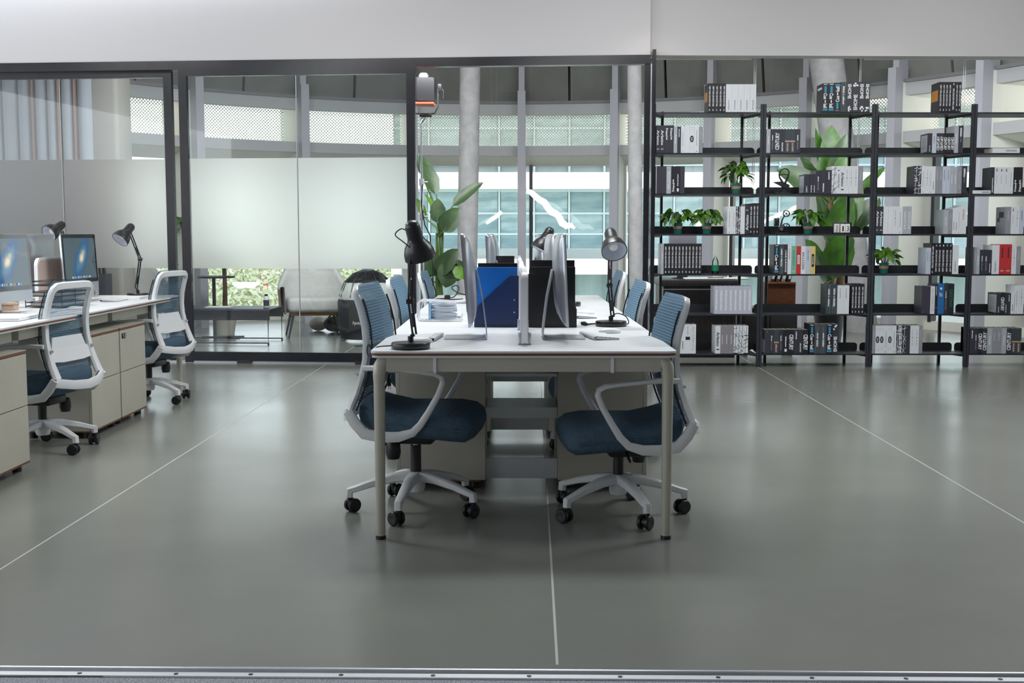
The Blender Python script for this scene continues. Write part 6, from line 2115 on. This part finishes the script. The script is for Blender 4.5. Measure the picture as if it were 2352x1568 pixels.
# ================================================================ studio light on its stand
p = at(971, 790, 11.6)
ls = thing('light_stand', 'tall chrome studio light stand with black fresnel lamp beside the door frame', 'lamp', (p.x, 11.6, 0))


def rl(x, y, dy=0):
    return at(x, y, 11.6 + dy) - Vector((p.x, 11.6, 0))


for z0, z1, r_ in ((0.25, 1.0, 0.019), (0.95, 1.75, 0.015), (1.7, 2.36, 0.011)):
    MB().cyl((0, 0, z0), (0, 0, z1), r_, n=14).build('pole_section', M['chrome'], ls)
for z in (1.0, 1.38, 1.72):
    c = MB().cyl((0, 0, z - 0.035), (0, 0, z + 0.035), 0.026, n=16).build('clamp_collar', M['aluminium'], ls)
    MB().cyl((0.02, 0, z), (0.06, 0, z), 0.009, n=10).build('clamp_knob', M['aluminium'], c)
for k in range(3):
    a = 2 * PI * k / 3 + 0.3
    MB().tube([(0, 0, 0.55), (0.42 * math.cos(a), 0.42 * math.sin(a), 0.01)], 0.011, 8).build('leg', M['chrome'], ls)
    MB().tube([(0, 0, 0.28), (0.24 * math.cos(a), 0.24 * math.sin(a), 0.245)], 0.007, 8).build('brace', M['chrome'], ls)
hd = rl(977, 205)
LB = MB()
LB.loft([rrect(0.085, 0.115, 0.02, -0.02), rrect(0.115, 0.125, 0.03, 0.05), rrect(0.115, 0.125, 0.03, 0.2), rrect(0.09, 0.1, 0.03, 0.26)])
Mh = Matrix.Translation(hd) @ Matrix.Rotation(R(100), 4, 'Z')
hb = LB.xf(Mh).build('lamp_housing', M['black_plastic'], ls, smooth=40)
MB().rbox(-0.10, -0.115, -0.16, 0.09, 0.115, -0.135, 0.004).xf(Matrix.Translation(hd)).build('orange_trim', mat('trim_orange', (206, 92, 66), 0.5), hb)
MB().lathe([(0, 0), (0.045, 0), (0.05, 0.02), (0.035, 0.045), (0, 0.048)], 18).xf(Matrix.Translation(hd + Vector((-0.02, 0.05, 0.118)))).build('top_cap', M['aluminium'], hb)
MB().tube([hd + Vector((0.0, 0, -0.24)), hd + Vector((0.09, 0, -0.235)), hd + Vector((0.125, 0, -0.17)), hd + Vector((0.125, 0, 0.0))], 0.008, 8).build('yoke', M['black_metal'], ls)
MB().tube([hd + Vector((0.0, 0, -0.24)), hd + Vector((-0.11, 0, -0.235)), hd + Vector((-0.125, 0, -0.17)), hd + Vector((-0.125, 0, 0.0))], 0.008, 8).build('yoke', M['black_metal'], ls)
MB().rbox(0.125, -0.02, -0.03, 0.16, 0.02, 0.05, 0.006).xf(Matrix.Translation(hd)).build('yoke_lock', M['black_plastic'], ls)
MB().tube([hd + Vector((0.165, 0, 0.0)), hd + Vector((0.175, 0, -0.02)), hd + Vector((0.175, 0, -0.09))], 0.006, 8).build('yoke_lever', M['black_plastic'], ls)
MB().rbox(-0.06, -0.03, -0.27, 0.06, 0.03, -0.235, 0.008).xf(Matrix.Translation(hd)).build('yoke_base', M['black_plastic'], ls)
MB().tube([hd + Vector((0, 0, -0.26)), Vector((0, 0, 2.3))], 0.014, 10).build('spigot', M['chrome'], ls)
MB().tube([Vector((0.01, -0.02, 1.7)), Vector((0.0, -0.03, 1.5)), Vector((0.03, -0.03, 1.3)), Vector((0.08, -0.02, 1.2)), Vector((0.09, -0.02, 1.05)), Vector((0.11, -0.02, 0.85)), Vector((0.1, -0.02, 0.5))], 0.006, 7).build('power_cable', M['cord'], ls)

# ================================================================ dark desk behind the first bookcase
p0, p1 = at(1523, 740, 11.3), at(1690, 740, 11.3)
dk = thing('executive_desk', 'dark wood desk with grey panel front behind the first bookcase', 'desk', (p0.x, 11.3, 0))
M['dark_wood'] = noisy(mat('dark_wood', (58, 54, 56), 0.5), (44, 41, 44), 6, 6, stretch=(14, 14, 0.6))
w = p1.x - p0.x
MB().rbox(-0.02, -0.02, 0.70, w + 0.02, 0.68, 0.76, 0.003).build('desk_top', M['dark_wood'], dk)
MB().box(0, 0.0, 0.665, w, 0.012, 0.675).build('metal_strip', M['aluminium'], dk, smooth=0)
MB().box(0, 0.01, 0.05, w, 0.03, 0.70).build('front_panel', M['dark_wood'], dk, smooth=0)
MB().box(0, 0.03, 0.0, 0.03, 0.62, 0.70).build('side_panel', M['dark_wood'], dk, smooth=0)
MB().box(w - 0.03, 0.03, 0.0, w, 0.62, 0.70).build('side_panel', M['dark_wood'], dk, smooth=0)
MB().box(0.02, 0.015, 0.0, w - 0.02, 0.05, 0.05).build('plinth', M['black_metal'], dk, smooth=0)
p = at(1645, 638, 11.6)
o = MB().rbox(-0.32, -0.1, 0, 0.3, 0.14, 0.012, 0.003).build('paper_pad', M['paper'], loc=(p.x + 0.0, 11.55, 0.7605))
tag(o, 'white paper pad lying on the dark desk behind the bookcase', 'paper')
MB().cyl((-0.1, -0.04, 0.0145), (0.06, -0.03, 0.0145), 0.004, n=8).build('pen', M['cord'], o)
p = at(1568, 560, 11.75)
mo_ = thing('monitor', 'grey monitor back standing on the dark desk behind the bookcase', 'monitor', (p.x, 11.75, 0.7605))
M['mon_grey'] = mat('monitor_grey', (136, 134, 144), 0.45)
wz = 0.14
MB().rbox(-wz, -0.02, 0.30, wz, 0.02, 0.52, 0.01).build('back_shell', M['mon_grey'], mo_)
MB().rbox(-wz + 0.01, 0.02, 0.31, wz - 0.01, 0.024, 0.51, 0.002).build('screen', M['bezel'], mo_)
MB().hexa([(-0.055, -0.01, 0.0), (0.055, -0.01, 0.0), (0.055, 0.02, 0.0), (-0.055, 0.02, 0.0), (-0.03, -0.025, 0.34), (0.03, -0.025, 0.34), (0.03, -0.01, 0.34), (-0.03, -0.01, 0.34)]).build('stand', M['black_metal'], mo_)
MB().rbox(-0.1, -0.07, 0, 0.1, 0.08, 0.01, 0.003).build('foot', M['black_metal'], mo_)
# low credenza with a wooden book box, behind the second bookcase
p0, p1 = at(1705, 700, 11.5), at(1832, 700, 11.5)
cz = thing('credenza', 'low dark credenza behind the left end of the second bookcase', 'cabinet', ((p0.x + p1.x) / 2, 11.5, 0))
w = (p1.x - p0.x) / 2
MB().box(-w, 0, 0.06, w, 0.4, 0.45).build('body', M['dark_wood'], cz, smooth=0)
MB().box(-w - 0.01, -0.015, 0.45, w + 0.01, 0.41, 0.475).build('top', M['dark_wood'], cz, smooth=0)
for sx in (-1, 1):
    MB().rbox(sx * w / 2 - w / 2 + 0.004, -0.014, 0.08, sx * w / 2 + w / 2 - 0.004, 0.0, 0.44, 0.003).build('door', M['dark_wood'], cz)
    MB().box(sx * (w - 0.05) - 0.02, 0.05, 0, sx * (w - 0.05) + 0.02, 0.35, 0.06).build('foot', M['black_metal'], cz, smooth=0)
p0, p1 = at(1764, 690, 11.5), at(1828, 690, 11.5)
wbx = thing('wooden_box', 'brown wooden box full of leaning dark folders behind the second bookcase', 'box', ((p0.x + p1.x) / 2, 11.52, 0.4755))
w = (p1.x - p0.x) / 2
M['box_wood'] = noisy(mat('box_wood', (112, 62, 36), 0.5), (90, 48, 28), 8, stretch=(2, 2, 12))
MB().box(-w, 0, 0, w, 0.015, 0.24).build('front_board', M['box_wood'], wbx, smooth=0)
MB().box(-w, 0.285, 0, w, 0.30, 0.24).build('back_board', M['box_wood'], wbx, smooth=0)
for sx in (-1, 1):
    MB().box(sx * (w - 0.0075) - 0.0075, 0.015, 0, sx * (w - 0.0075) + 0.0075, 0.285, 0.24).build('side_board', M['box_wood'], wbx, smooth=0)
MB().box(-w, -0.01, 0.24, w, 0.31, 0.256).build('rim_board', noisy(mat('rim_wood', (158, 104, 66), 0.5), (132, 84, 52), 9), wbx, smooth=0)
for k, (c, lab) in enumerate((((60, 62, 72), 'first'), ((84, 88, 96), 'second'), ((176, 184, 190), 'third'), ((52, 54, 62), 'fourth'))):
    o = MB().rbox(-0.018, 0, 0, 0.018, 0.22, 0.15, 0.003).build('folder', mat('folder_%d' % k, c, 0.5), loc=((p0.x + p1.x) / 2 - 0.09 + 0.055 * k, 11.55, 0.733))
    o.rotation_euler = (0, R(14), 0)
    tag(o, 'leaning folder on the brown wooden box, %s from left' % lab, 'folder', 'folders on the wooden box')
    MB().box(-0.012, -0.001, 0.03, 0.012, 0.0005, 0.09).build('label', M['paper'], o, smooth=0)
